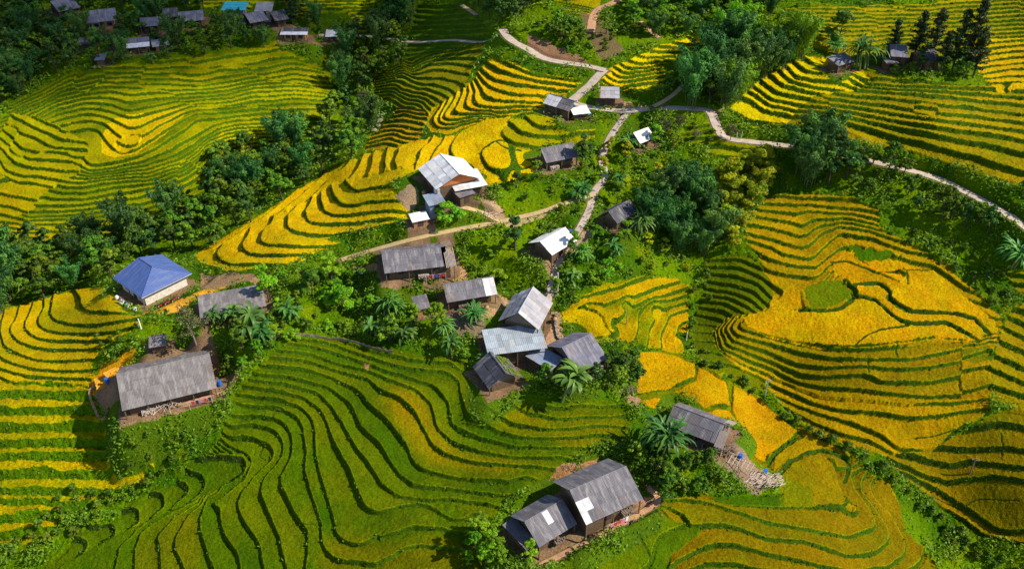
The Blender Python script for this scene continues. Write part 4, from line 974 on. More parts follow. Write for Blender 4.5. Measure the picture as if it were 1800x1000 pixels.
def banana(seed, stems=3, n=9, L=2.3, wid=.30, h=2.2, spread=.9):
    g = np.random.default_rng(seed); b = MB(); V, F, T = [], [], []
    for s in range(stems):
        an = g.random()*6.283; o = np.array((math.cos(an), math.sin(an), 0))*spread*(g.random()**.5 if stems > 1 else 0); hh = h*(.65+.5*g.random())
        b.tube([o-np.array((0, 0, .5)), o+np.array((0, 0, hh*.5)), o+np.array((0, 0, hh))], [.14, .11, .07], 6)
        for k in range(n):
            a = 6.283*(k+.5*g.random())/n; d = np.array((math.cos(a), math.sin(a), 0)); sd = np.array((-d[1], d[0], 0)); el = .35+1.05*g.random(); Lk = L*(.75+.45*g.random()); nseg = 7; tint = g.random()
            p = o+np.array((0, 0, hh-.1)); ang = el; base = len(V)
            for q in range(nseg+1):
                t = q/nseg; w = wid*(math.sin(math.pi*min(1, t*.92+.08))**.6)*(1 if t < .98 else .2)*(.8+.2*g.random())
                up = np.array((-d[0]*math.sin(ang), -d[1]*math.sin(ang), math.cos(ang)))
                V += [p-sd*w+up*w*.35, p, p+sd*w+up*w*.35]; T += [tint]*3
                p = p+(d*math.cos(ang)+np.array((0, 0, math.sin(ang))))*Lk/nseg; ang -= (.20+.22*g.random()*t)*1.15
            for q in range(nseg):
                i = base+3*q; F += [[i, i+1, i+4, i+3], [i+1, i+2, i+5, i+4]]
    T = np.array(T); return [('stem', b.mesh('stem', M_CULM)), ('leaves', np_mesh('leaves', np.array(V), F, LM['banana'], np.stack([T]*3, -1), sm=True))]
for s in range(3): proto('banana', banana(300+s))
proto('banana_tall', banana(310, 3, 11, 2.3, .27, 2.5, .6))
for s in range(2): proto('palm', banana(320+s, 4, 15, 2.5, .13, 1.9, .7))
def conifer(seed):
    g = np.random.default_rng(seed); b = MB(); b.tube([(0, 0, -1), (0, 0, 4), (.1, 0, 9)], [.2, .13, .03], 6); P, Q, T = [], [], []
    for k in range(46):
        z = 1.8+7.0*(k/45); R_ = (2.1*(1-(z-1.2)/8.2)**.8+.12)*(.7+.5*g.random()); an = g.random()*6.283; n = 60; d = np.array((math.cos(an), math.sin(an), 0)); t = g.random(n)
        p = np.outer(t*R_, d)+np.array((0, 0, z))+g.normal(size=(n, 3))*np.array((.16, .16, .10)); p[:, 2] += .25*t*R_-.1
        P.append(p); Q.append(g.normal(size=(n, 3))*.6+np.array((0, 0, .7))+d*.5); T.append(g.random(n))
    P = np.concatenate(P); Q = np.concatenate(Q); T = np.concatenate(T); v, f, c = cards(P, Q, .24*(.7+.6*g.random(len(P))), .10, g, T)
    return [('trunk', b.mesh('trunk', M_BARK)), ('crown', np_mesh('crown', v, f, LM['conifer'], c))]
for s in range(3): proto('conifer', conifer(400+s))

NAMES = dict(broad='broadleaf_tree', dark='forest_tree', yellow='yellow_leaved_tree', shrub='shrub', mound='vine_mound', olive='sparse_tree', bright='light_green_tree', bamboo='bamboo_clump', bamboo_bright='bamboo_clump', banana='banana_plant', banana_tall='banana_plant', palm='fan_palm', conifer='conifer')
CATS = dict(broad='tree', dark='tree', yellow='tree', shrub='shrub', mound='vine mound', olive='tree', bright='tree', bamboo='bamboo', bamboo_bright='bamboo', banana='banana plant', banana_tall='banana plant', palm='palm', conifer='conifer')
PLANTS = []
def plant(kind, u, v, sc, label, group=None, sz=None, sink=0):
    x, y, z = ground(u, v); rt = root(NAMES[kind], label, CATS[kind], (x, y, z-sink), random.uniform(0, 6.283), group)
    rt.scale = (sc, sc, sc*(sz or (random.uniform(1.05, 1.35) if 'bamboo' in kind else random.uniform(.9, 1.12))))
    if kind in ('banana', 'palm', 'banana_tall'): rt.rotation_euler = (random.uniform(-.22, .22), random.uniform(-.22, .22), rt.rotation_euler.z)
    for nm, me in random.choice(PROTO[kind]): link(nm, me, rt)
    return rt
ORD = 'first second third fourth fifth sixth seventh eighth ninth tenth eleventh twelfth thirteenth fourteenth fifteenth sixteenth seventeenth eighteenth nineteenth twentieth'.split()
TENS = ['', '', 'twenty', 'thirty', 'forty', 'fifty', 'sixty', 'seventy', 'eighty', 'ninety', 'hundred']
def ordinal(n):
    if n < 20: return ORD[n]
    n += 1; t, o = divmod(n, 10)
    if n >= 100: return 'hundredth' if n == 100 else 'hundred-' + (ordinal(n-101))
    if o == 0: return TENS[t][:-1]+'ieth'
    return TENS[t]+'-'+ORD[o-1]
def grove(poly, spacing, kinds, sc, anchor, desc, group, seed, exclude=None):
    """trees of one wood: a stand of individuals at least `spacing` pixels apart, each its own tree"""
    g = random.Random(seed); P = pl(poly); lo, hi = P.min(0), P.max(0); pts = []
    for _ in range(4000):
        u, v = g.uniform(lo[0], hi[0]), g.uniform(lo[1], hi[1])
        if not inpoly(np.array([u]), np.array([v]), P)[0]: continue
        if exclude and any(inpoly(np.array([u]), np.array([v]), q)[0] for q in exclude): continue
        if all((u-a)**2+((v-b)*1.35)**2 > spacing**2 for a, b in pts) and clear_of_houses(u, v): pts.append((u, v))
    pts.sort(key=lambda p: (p[0]-anchor[0])**2+(p[1]-anchor[1])**2)
    for i, (u, v) in enumerate(pts):
        k = g.choice(kinds); s = g.uniform(*sc)
        plant(k, u, v, s, desc[0].format({'broad': 'bushy green', 'dark': 'dark green', 'bamboo': 'feathery bamboo', 'bamboo_bright': 'light green bamboo', 'shrub': 'leafy', 'mound': 'creeper covered', 'yellow': 'yellow leaved', 'bright': 'light green', 'olive': 'sparse olive', 'conifer': 'pointed'}.get(k, k), ordinal(i)), group)
    return len(pts)
HC = [(h['pu'], h['pv'], max(h['L'], h['W'])*.55*ppm_at(h['pu'], h['pv']), h) for h in HOUSES]
def clear_of_houses(u, v, f=1.0):
    for pu, pv, r, h in HC:
        if abs(u-pu) < r*f and -r*.75*f < v-pv < r*.95*f: return False
    return True
rd_img = [catmull(pl(s_), 4) for n_, s_, w_, k_ in PATHS if w_ > 1.4]

# the wooded creek on the left
cnt = {}
cnt['creek'] = grove('636,60 706,66 712,126 662,134 655,180 660,215 640,258 600,296 548,322 470,378 420,408 380,428 345,438 330,450 300,448 215,462 190,500 130,505 60,535 -20,575 -20,445 98,438 200,418 270,402 350,372 374,340 385,300 440,268 500,262 550,245 585,200 592,165 575,125 600,105',
      24, ['broad', 'broad', 'broad', 'dark', 'bamboo'], (.7, 1.2), (280, 470), ['{} tree, {} from the blue roofed house in the left creek wood'], 'trees along the left creek', 5)
cnt['village'] = grove('-30,-20 355,-20 362,20 310,60 350,55 420,48 470,60 480,80 400,86 330,100 285,108 200,114 120,122 95,136 60,156 20,178 -30,215', 17, ['dark', 'dark', 'broad', 'dark', 'bamboo'], (.6, 1.05), (500, 60), ['{} tree, {} from the white eaved house in the far village wood'], 'trees of the far village wood', 6)
cnt['v2'] = grove('500,-5 530,-5 560,38 600,50 690,55 720,50 720,-20 690,-20 690,30 600,52 545,45 505,44', 17, ['dark', 'bamboo', 'dark'], (.5, .8), (515, 40), ['{} tree, {} from the white lane roof along the far terraces'], 'trees right of the far village', 8)
cnt['v3'] = grove('690,-20 735,-20 722,60 700,60 685,20', 18, ['bamboo', 'dark'], (.6, 1), (700, 60), ['{} tree, {} from the lane end between the two upper terraces'], 'trees between the upper terraces', 9)
cnt['v4'] = grove('830,-20 960,-20 960,5 905,45 878,48 862,40 840,10', 18, ['bamboo', 'dark', 'dark'], (.6, 1), (880, 52), ['{} tree, {} from the road bend at the top'], 'trees at the top of the road bend', 10)
cnt['top'] = grove('1120,-20 1400,-20 1375,10 1350,40 1240,55 1170,70 1120,60 1090,20', 20, ['broad', 'bamboo', 'dark', 'bright'], (.5, .85), (1060, 30), ['{} tree, {} from the clay trail on the top slope'], 'trees on the top slope', 11)
cnt['bam'] = grove('1212,190 1300,190 1305,160 1400,125 1425,95 1350,88 1250,110 1220,140', 25, ['bamboo', 'bamboo', 'broad', 'bamboo_bright'], (.9, 1.3), (1255, 196), ['{} plume, {} from the road bend in the big bamboo grove'], 'big bamboo grove above the road', 12)
cnt['mid'] = grove('1110,392 1150,370 1190,325 1225,325 1250,375 1268,425 1230,450 1180,440', 26, ['bamboo', 'bamboo', 'dark'], (.6, .92), (1080, 380), ['{} plume, {} from the shaded dark roofed house in the middle grove'], 'dark bamboo grove in the middle', 13)
cnt['yel'] = grove('1262,330 1290,290 1345,300 1340,345 1310,410 1290,445 1272,410', 20, ['yellow', 'yellow', 'yellow'], (.85, 1.35), (1230, 300), ['{} tree, {} from the middle bamboo grove on its sunny side'], 'yellow leaved trees beside the middle grove', 14)
cnt['rt'] = grove('1395,300 1430,275 1480,275 1500,305 1475,325 1420,325', 24, ['bamboo', 'bamboo', 'dark'], (.9, 1.25), (1260, 240), ['{} plume, {} from the road bend in the grove below the right hillside'], 'dark bamboo below the right hillside', 15)
cnt['hed'] = grove('1500,282 1560,300 1640,330 1700,355 1760,395 1740,410 1660,390 1560,345 1500,320', 24, ['broad', 'shrub', 'shrub', 'dark'], (.45, .8), (1490, 300), ['{} tree, {} from the dark roadside bamboo along the lower road edge'], 'bushes along the lower road edge', 16)
cnt['slope'] = grove('940,60 1010,80 1060,100 1090,70 1140,60 1120,30 1060,60 1030,70 1010,40 960,30 920,50', 16, ['shrub', 'shrub', 'broad'], (.5, .9), (885, 60), ['{} bush, {} from the road bend on the bare top slope'], 'bushes on the top slope', 17)
cnt['gul'] = grove('1225,455 1240,440 1250,520 1230,560 1225,610 1260,640 1330,690 1400,740 1480,775 1560,830 1640,900 1720,960 1790,990 1790,1010 1700,990 1600,880 1500,800 1420,760 1330,705 1240,650 1208,610 1212,520', 20, ['shrub'], (.4, .9), (1230, 460), ['{} bush, {} down the right hand gully from the green steps'], 'bushes along the right gully', 18)
cnt['gulr'] = grove('1600,400 1680,430 1750,470 1790,520 1740,540 1700,500 1640,455 1560,410', 24, ['shrub', 'shrub'], (.4, .8), (1600, 410), ['{} bush, {} from the upper tip of the bowl terraces'], 'bushes above the right bowl', 19)
cnt['vb'] = grove('500,470 560,462 640,490 640,540 720,560 830,600 820,628 740,610 640,590 560,590 490,600 440,640 400,640 380,600 420,560 480,520', 25, ['broad', 'shrub', 'mound', 'bright', 'shrub'], (.45, .85), (340, 560), ['{} bush, {} from the bare branched tree in the village hedge'], 'trees and bushes of the village hedge', 20)
cnt['vc'] = grove('990,450 1060,400 1120,420 1200,450 1215,490 1130,480 1060,495 1000,530 975,520', 27, ['shrub', 'bright', 'shrub', 'mound', 'yellow'], (.4, .7), (985, 440), ['{} bush, {} from the white roofed path house down the green bank'], 'bushes of the green bank', 21)
cnt['vd'] = grove('1065,260 1140,260 1180,240 1200,270 1170,320 1120,340 1070,360 1050,350', 27, ['shrub', 'bright', 'yellow', 'mound'], (.4, .75), (1060, 300), ['{} bush, {} from the bend of the village path'], 'bushes right of the village path', 22)
cnt['ve'] = grove('870,330 1010,300 1045,290 1040,330 1010,400 950,440 880,480 830,470 900,420 940,390 1000,360 900,350', 30, ['shrub', 'shrub', 'mound', 'broad'], (.4, .75), (850, 330), ['{} bush, {} from the white porch roofs in the gardens'], 'bushes of the gardens left of the path', 23)
cnt['vf'] = grove('1070,640 1120,620 1120,700 1080,700 1050,690 940,680 950,660 1020,665', 21, ['broad', 'shrub', 'dark'], (.45, .7), (1050, 640), ['{} bush, {} from the lilac grey house on its lower side'], 'bushes below the lilac grey house', 24)
cnt['vg'] = grove('1120,800 1150,770 1230,790 1270,850 1190,880 1150,870 1110,850', 20, ['shrub', 'shrub', 'broad'], (.35, .6), (1125, 820), ['{} bush, {} from the front farmhouse in its side garden'], 'bushes right of the front farmhouse', 25)
cnt['vh'] = grove('810,950 870,920 900,960 930,1000 830,1010', 20, ['shrub', 'bright'], (.35, .6), (880, 930), ['{} bush, {} from the lean-to at the bottom edge'], 'bushes at the bottom centre', 26)
cnt['lf'] = grove('80,900 120,860 200,850 280,790 330,780 300,830 210,880 140,930 40,990 0,990 20,960', 22, ['shrub', 'shrub'], (.4, .8), (300, 780), ['{} bush, {} from the brush pile down the lower left slope'], 'bushes on the lower left slope', 27)
cnt['ju'] = grove('1240,225 1290,250 1180,255 1130,210 1180,200', 22, ['shrub', 'olive'], (.4, .7), (1250, 200), ['{} bush, {} from the junction inside the road fork'], 'bushes inside the road fork', 28)
cnt['lf2'] = grove('170,595 240,575 245,600 200,640 170,650', 18, ['shrub'], (.35, .6), (250, 600), ['{} bush, {} from the small weathered shed on the knoll edge'], 'bushes on the knoll edge', 29)
print('GROVES', cnt)
# single plants that stand out
for a in [('banana_tall', 992, 700, 1.5, 'tallest banana plant, in front of the lilac grey house'), ('palm', 1160, 790, 1.7, 'big fan leaved clump left of the slatted house'),
          ('palm', 690, 560, 1.35, 'dark fan leaved clump left of the tiny grey hut'), ('palm', 775, 585, 1.0, 'fan leaved clump below the house with pale roof end'),
          ('palm', 832, 566, 1.1, 'fan leaved clump left of the tall gabled house'), ('banana', 800, 625, 1.0, 'lower banana plant left of the flat metal roof'),
          ('palm', 1125, 415, 1.25, 'silvery fan palm below the shaded dark roofed house'), ('palm', 1018, 460, .95, 'fan palm shading the corner of the brilliant white roof'),
          ('palm', 1780, 460, 1.5, 'large fan palm at the right edge'), ('banana', 440, 590, 1.2, 'banana plant right of the flat grey shed roof'),
          ('banana', 470, 600, 1.0, 'broad banana plant beside the hedge end'), ('palm', 1515, 124, 2.0, 'wide fan leaved clump on the right hilltop'),
          ('palm', 1468, 90, 1.1, 'fan leaved clump under the round hilltop tree'), ('banana', 1018, 350, .9, 'slim banana plant left of the village path'),
          ('palm', 1110, 262, .9, 'palm in front of the pale roofed fork house'), ('banana', 545, 300, .9, 'banana plants at the creek wood edge'),
          ('banana', 108, 80, .9, 'banana plant in the far village wood'), ('banana', 268, 112, .7, 'banana plant at the foot of the far village'),
          ('banana', 415, 575, 1.0, 'banana plant in front of the flat weathered shed roof'), ('banana', 388, 572, .8, 'small banana plant at the shed corner by the bare branched tree'), ('banana', 520, 560, 1.0, 'banana plant at the left end of the village hedge'), ('banana', 655, 590, .9, 'banana plant above the wattle fence'),
          ('banana', 715, 600, .9, 'banana plant between the two fan leaved clumps'), ('banana', 1000, 500, .9, 'banana plant right of the pale trunk pole'), ('banana', 1075, 455, .9, 'banana plant under the silvery fan palm'), ('banana', 1090, 330, .8, 'banana plant on the slope right of the village path bend'),
          ('banana', 855, 640, .75, 'small banana plant beside the mossy hut'), ('bright', 470, 520, .8, 'light green tree right of the flat weathered shed'), ('broad', 430, 600, .75, 'bushy tree at the right foot of the flat weathered shed'),
          ('mound', 790, 392, 1.35, 'round bright green vine mound below the white spur house'), ('mound', 868, 476, 1.3, 'bright green vine mound right of the slatted path house'),
          ('mound', 590, 535, 1.5, 'bright green creeper mound in the village hedge'), ('bright', 585, 505, .95, 'leafy light green tree behind the hedge mound'),
          ('olive', 345, 605, 1.25, 'sparse bare branched tree between the two left houses'), ('bright', 930, 990, .55, 'green vine over the left front house roof'),
          ('dark', 1022, 300, .95, 'dark leafy tree hiding the end of the dark gabled spur house'), ('dark', 905, 440, .9, 'dark tree left of the brilliant white roof'),
          ('conifer', 1565, 100, .95, 'leftmost of the slender hilltop conifers'), ('conifer', 1605, 102, 1.15, 'conifer just right of the lilac hilltop roof'),
          ('conifer', 1634, 108, 1.2, 'tall thin conifer in front of the dark hilltop house'), ('conifer', 1672, 128, 1.25, 'conifer left of the tallest hilltop one'),
          ('conifer', 1694, 130, 1.5, 'tallest hilltop conifer at the group end'), ('broad', 1470, 78, 1.25, 'round tree on the hilltop above the fan leaved clump'),
          ('conifer', 1650, 132, .9, 'short conifer squeezed between the two tall ones'), ('conifer', 1710, 132, 1.1, 'conifer right of the tallest hilltop one'), ('dark', 1615, 128, .7, 'dark tree in front of the lilac hilltop roof'), ('dark', 1680, 136, .6, 'dark leafy tree under the tallest hilltop conifer'), ('dark', 1545, 118, .6, 'dark tree right of the wide hilltop palm'),
          ('broad', 1690, 140, .6, 'low bush at the foot of the tallest hilltop conifer'), ('shrub', 1600, 130, 1.1, 'hedge bush below the lilac hilltop roof'), ('shrub', 1570, 132, 1.0, 'hedge bush below the small dark hilltop shed'),
          ('bamboo_bright', 1275, 95, 1.15, 'light green bamboo at the top of the big grove'), ('bamboo_bright', 1300, 70, 1.0, 'second light green bamboo, uphill of the first'),
          ('conifer', 516, 45, .8, 'dark conifer in the far village'), ('dark', 38, 165, 1.0, 'pale trunked tree at the far left field corner'),
          ('bright', 100, 470, .0, ''), ('broad', 1655, 385, .95, 'bent tree below the right road'), ('shrub', 1525, 335, 1.2, 'sunlit rounded bush under the right road'),
          ('olive', 640, 190, 1.0, 'brown dry tree in the upper creek wood')]:
    if a[3] > 0: plant(*a)

# ------------------------------------------------------------------ undergrowth: weeds and ground cover nobody could count
g = np.random.default_rng(99)
def scatter(weight, n, umin=-60, umax=1860):
    w = weight.copy(); w[(UU < umin) | (UU > umax) | (VV < -44) | (VV > 1055)] = 0
    c = np.cumsum(w.ravel()); k = np.searchsorted(c, g.random(n)*c[-1]); return np.minimum(k, len(c)-1)
X1, Y1, Z1, C1 = XX.ravel(), YY.ravel(), ZZ.ravel(), COL.reshape(-1, 3)
dist = np.sqrt(X1**2+Y1**2+(Z1-CAM_H)**2)
clump = smooth(.42, .62, fbm(XX/3.0, YY/3.0, 61, 2))
k = scatter(SCRUB*(.12+clump*(.3+1.2*N_big)), 65000)
sz = (.16+.22*g.random(len(k)))*np.clip(dist[k]/170, .8, 1.4); hgt = clump.ravel()[k]*(.3+.9*g.random(len(k)))
P = np.c_[X1[k]+g.normal(size=len(k))*.2, Y1[k]+g.normal(size=len(k))*.2, Z1[k]+.05+hgt]
v, f, c = cards(P, g.normal(size=(len(k), 3))*.55+np.array((0, 0, .8)), sz, sz*.5, g, np.clip(.55*N_lo.ravel()[k]+.6*g.random(len(k))-.1, 0, 1))
link('undergrowth', np_mesh('undergrowth', v, f, LM['scrub'], c), kind='stuff')
# grass blades on the terrace banks
k = scatter(RISER, 13000); n = len(k)
h_ = (.12+.20*g.random(n))*np.clip(dist[k]/190, .7, 1.1); a = g.random(n)*6.283; wd = .07+.06*g.random(n)
B = np.c_[X1[k], Y1[k], Z1[k]-.05]; s_ = np.c_[np.cos(a), np.sin(a), 0*a]*wd[:, None]*2; tip = np.c_[g.normal(size=n)*.12, g.normal(size=n)*.12-.05, h_]
V = np.stack([B-s_, B+s_, B+tip+s_*.3, B+tip-s_*.3], 1).reshape(-1, 3); t_ = np.repeat(g.random(n)*.8, 4)
link('bank_grass', np_mesh('bank_grass', V, np.arange(4*n).reshape(-1, 4), LM['scrub'], np.stack([t_]*3, -1)), kind='stuff')
# ------------------------------------------------------------------ small things around the houses
M_STICK = mat('pale_sticks', (.50, .40, .34), .9); M_WOOD = mat('old_timber', (.24, .18, .14), .9); M_STONE = mat('dry_stone', (.26, .22, .18), .95, .1, .35, 5, bump=.6); M_CLAYW = mat('clay_bank', (.42, .25, .15), .95, .05, .35, 3, bump=.6)
M_BLUE = mat('blue_plastic', (.02, .13, .52), .4, .4, .05); M_TARP = mat('blue_tarp', (.06, .30, .62), .5, .3, .15); M_STEEL = mat('pale_steel', (.62, .64, .66), .35, .5, .1, metal=.6); M_SACK = mat('white_sack', (.70, .70, .70), .8)
M_PAINT = mat('white_paint', (.75, .75, .75), .6); M_CONC = mat('pole_concrete', (.42, .40, .37), .85); M_BLACK = mat('black_rubber', (.02, .02, .022), .7); M_RED = mat('red_paint', (.45, .03, .03), .4, .4, .1)
M_MAIZE = mat('drying_maize', (.62, .30, .03), .9, .05, .35, 6, bump=.7)
R6 = random.Random(66)
def sticks(name, label, cat, u, v, n, sx, sy, h, ln, m, rad=.03, cross=True):
    x, y, z = ground(u, v); rt = root(name, label, cat, (x, y, z)); b = MB()
    for k in range(n):
        a = R6.uniform(0, 3.14) if cross else R6.gauss(.5, .25); l = ln*R6.uniform(.5, 1.1); c = np.array((max(-1.7*sx, min(1.7*sx, R6.gauss(0, sx))), max(-1.7*sy, min(1.7*sy, R6.gauss(0, sy))), R6.uniform(0.05, h))); d = np.array((math.cos(a), math.sin(a), R6.uniform(-.35, .35)))*l/2
        b.tube([c-d, c+np.array((0, 0, R6.uniform(-.1, .15))), c+d], [rad, rad*.85, rad*.5], 5)
    b.obj('sticks', m, rt); return rt
sticks('brush_pile', 'tangled heap of pale branches at the front of the weathered grey house', 'brush pile', 290, 738, 130, 1.5, 1.0, 1.1, 2.4, M_STICK, .045)
sticks('firewood_heap', 'long heap of split wood and poles below the slatted house', 'firewood', 1335, 845, 150, 1.6, .7, .7, 1.4, M_STICK, .055, False)
sticks('timber_heap', 'dark timber heap under the eave of the slatted house', 'timber', 1258, 800, 60, 1.3, .6, .7, 1.5, M_WOOD, .06)
sticks('stick_heap', 'small heap of brown branches on the bank behind the front house', 'brush pile', 1010, 812, 60, 1.6, .5, .35, 1.3, M_WOOD, .03)
sticks('dry_brush', 'dry twigs beside the banana plant of the lilac house', 'brush pile', 1105, 685, 50, .7, .6, .6, 1.6, M_WOOD, .03)
sticks('plank_heap', 'scattered planks in front of the slatted path house', 'planks', 760, 488, 26, 1.6, .4, .3, 1.8, M_STICK, .05)
sticks('plank_heap', 'pale planks beside the path below the white spur house', 'planks', 860, 378, 22, 1.0, .5, .3, 2.0, M_STICK, .05)
# bamboo drying rack
x, y, z = ground(1298, 832); rt = root('bamboo_rack', 'open bamboo pole frame in front of the firewood heap', 'rack', (x, y, z), -.5)
for i in range(3):
    for j in range(2):
        b = MB(); b.tube([(-1.6+1.6*i, -.6+1.2*j, -.3), (-1.6+1.6*i, -.6+1.2*j, 1.3)], .05, 6); b.obj('post', M_STICK, rt)
b = MB()
for j in range(2): b.tube([(-1.9, -.6+1.2*j, 1.25), (1.9, -.6+1.2*j, 1.25)], .05, 6)
b.obj('rail', M_STICK, rt); b = MB()
for i in range(6): b.tube([(-1.6+.64*i, -.85, 1.33), (-1.6+.64*i+.1, .85, 1.33)], .04, 6)
b.obj('cross_poles', M_STICK, rt)
def barrel(u, v, label, hgt=.95, r=.32):
    x, y, z = ground(u, v); rt = root('water_barrel', label, 'barrel', (x, y, z)); b = MB()
    b.tube([(0, 0, -.05), (0, 0, .05), (0, 0, hgt*.3), (0, 0, hgt*.34), (0, 0, hgt*.66), (0, 0, hgt*.7), (0, 0, hgt)], [r*.94, r, r, r*1.06, r*1.06, r, r*.95], 14); b.obj('body', M_BLUE, rt)
    b = MB(); b.tube([(0, 0, hgt), (0, 0, hgt+.05)], r*.98, 14); b.obj('lid', M_BLUE, rt)
for u, v, l in ((1003, 412, 'blue barrel behind the brilliant white roof'), (1258, 798, 'blue barrel under the slatted house eave'), (1297, 818, 'blue barrel beside the bamboo rack'), (1343, 834, 'blue barrel at the far end of the firewood heap'), (383, 668, 'blue barrel at the right gable of the weathered house'), (192, 682, 'blue barrel on the maize yard')): barrel(u, v, l)
def pole(u, v, hgt, label, m=M_CONC, arm=True, r=.09, name='utility_pole', cat='pole'):
    x, y, z = ground(u, v); rt = root(name, label, cat, (x, y, z), R6.uniform(-.6, .6)); b = MB(); b.tube([(0, 0, -.6), (0, 0, hgt)], [r*1.3, r*.8], 8); b.obj('post', m, rt)
    if arm:
        b = MB(); b.box(-.5, .5, -.05, .05, hgt-.45, hgt-.35); b.obj('crossarm', M_WOOD, rt)
        for s in (-.42, .42): b = MB(); b.tube([(s, 0, hgt-.35), (s, 0, hgt-.2)], [.05, .03], 6); b.obj('insulator', M_PAINT, rt)
pole(979, 516, 4.2, 'pale leaning trunk pole beside the village path', M_CONC, False, .16, 'wooden_pole'); pole(1101, 568, 3.4, 'thin pole standing in the orange middle field', M_WOOD, False, .05, 'wooden_pole')
pole(1344, 698, 3.8, 'utility pole beside the gully below the bowl terraces', M_CONC); pole(1704, 833, 3.2, 'utility pole in the lower right terraces', M_WOOD); pole(1518, 800, 2.2, 'short post in the gully under the bowl', M_WOOD, False, .06, 'wooden_pole')
pole(1205, 598, 1.6, 'short white marker post on the gully edge', M_PAINT, False, .07, 'marker_post', 'post'); pole(247, 577, 1.9, 'white post at the edge of the yellow knoll', M_PAINT, False, .12, 'marker_post', 'post')
for k, (u, v) in enumerate(((1295, 240), (1303, 241))): pole(u, v, 1.6, ('left' if k == 0 else 'right')+' white post of the pair at the road bend', M_PAINT, False, .05, 'marker_post', 'post')
for k in range(7): pole(618+5*k, 455-1.9*k, .9, ORD[k]+' dark fence post from the lower end of the pale path', M_WOOD, False, .07, 'fence_post', 'post')
# walls and fences that follow the ground
def follow(name, label, cat, s_, hgt, th, m, part, jag=.1, step=3):
    ln = catmull(pl(s_), 8); pts = [np.array(ground(*p)) for p in ln]; o = pts[len(pts)//2]; rt = root(name, label, cat, tuple(o)); b = MB()
    for i in range(len(pts)-1):
        a, c = pts[i]-o, pts[i+1]-o; d = c-a; n = np.array((-d[1], d[0], 0)); n /= np.linalg.norm(n)+1e-9; h0 = hgt*(1+R6.uniform(-jag, jag)); b.quadbox(a-n*th/2-np.array((0, 0, .7))-d*.02, d*1.04, n*th*R6.uniform(.9, 1.1), (0, 0, h0+.7))
    b.obj(part, m, rt)
follow('clay_wall', 'clay retaining wall curving round the right side of the weathered house yard', 'wall', '421,646 412,662 398,688 372,708 345,725 322,742', .55, .4, M_CLAYW, 'wall_body')
follow('clay_wall', 'low clay wall along the left edge of the maize yard', 'wall', '168,676 158,694 165,716 178,738 190,745', .4, .35, M_CLAYW, 'wall_body')
follow('wattle_fence', 'dark wattle fence along the top of the green front terraces', 'fence', '480,592 520,590 560,592 620,602 660,615 690,622', .42, .06, M_WOOD, 'panel', .3)
follow('stone_wall', 'dry stone edge behind the orange field at the lilac house', 'wall', '978,548 976,566 982,586 1000,597 1020,602', .5, .4, M_STONE, 'wall_body', .25)
def tarp(u, v, w, l, label, m, rz, name='tarpaulin', cat='tarp', hh=.12):
    x, y, z = ground(u, v); b = MB(); n = 8; pts = []
    for i in range(n+1):
        for j in range(n+1): pts.append(((i/n-.5)*w*(1+R6.uniform(-.04, .04)), (j/n-.5)*l*(1+R6.uniform(-.04, .04)), .10+hh*R6.random()))
    F = [(i*(n+1)+j, (i+1)*(n+1)+j, (i+1)*(n+1)+j+1, i*(n+1)+j+1) for i in range(n) for j in range(n)]
    me = bpy.data.meshes.new(name); me.from_pydata(pts, [], F); me.materials.append(m); o = link(name, me, None, label=label, category=cat); o.location = (x, y, z); o.rotation_euler = (0, 0, rz)
    sd = o.modifiers.new('thick', 'SOLIDIFY'); sd.thickness = .08
tarp(637, 480, 1.6, 1.1, 'small blue tarp left of the slatted path house', M_TARP, .3); tarp(1034, 204, 1.6, 1.3, 'blue tarp on the ground beside the road fork house', M_TARP, .5)
tarp(182, 676, 2.3, 3.0, 'orange maize spread to dry at the left yard corner', M_MAIZE, .5, 'drying_maize', 'maize'); tarp(202, 652, 1.4, 3.4, 'narrow strip of orange maize behind the weathered house', M_MAIZE, -.7, 'drying_maize', 'maize')
tarp(312, 543, 2.2, 3.4, 'orange maize spread below the blue roofed house', M_MAIZE, -1.2, 'drying_maize', 'maize'); tarp(365, 517, 1.6, 2.8, 'orange maize spread right of the blue roofed house', M_MAIZE, -1.1, 'drying_maize', 'maize')
for k, (u, v) in enumerate(((212, 528), (222, 532), (233, 535), (205, 524))):
    x, y, z = ground(u, v); b = MB(); b.tube([(0, 0, -.05), (0, 0, .15), (0, 0, .5), (.05, 0, .75)], [.25, .38, .34, .14], 9); o = link('white_sack', b.mesh('white_sack', M_SACK, True), None, label=('fullest', 'second', 'third', 'leftmost')[k]+' white sack left of the blue roofed house', category='sack', group='white sacks by the blue roofed house'); o.location = (x, y, z); o.scale = (1+.15*(k == 0),)*3
x, y, z = ground(768, 352); rt = root('water_tank', 'round steel water tank beside the small store on the spur', 'tank', (x, y, z)); b = MB(); b.tube([(0, 0, 1.9), (0, 0, 2.0), (0, 0, 3.0), (0, 0, 3.2)], [.5, .55, .55, .2], 14); b.obj('body', M_STEEL, rt)
for i in range(4): b = MB(); a = i*1.5708+.78; b.tube([(.45*math.cos(a), .45*math.sin(a), -.3), (.4*math.cos(a), .4*math.sin(a), 1.95)], .05, 5); b.obj('leg', M_WOOD, rt)
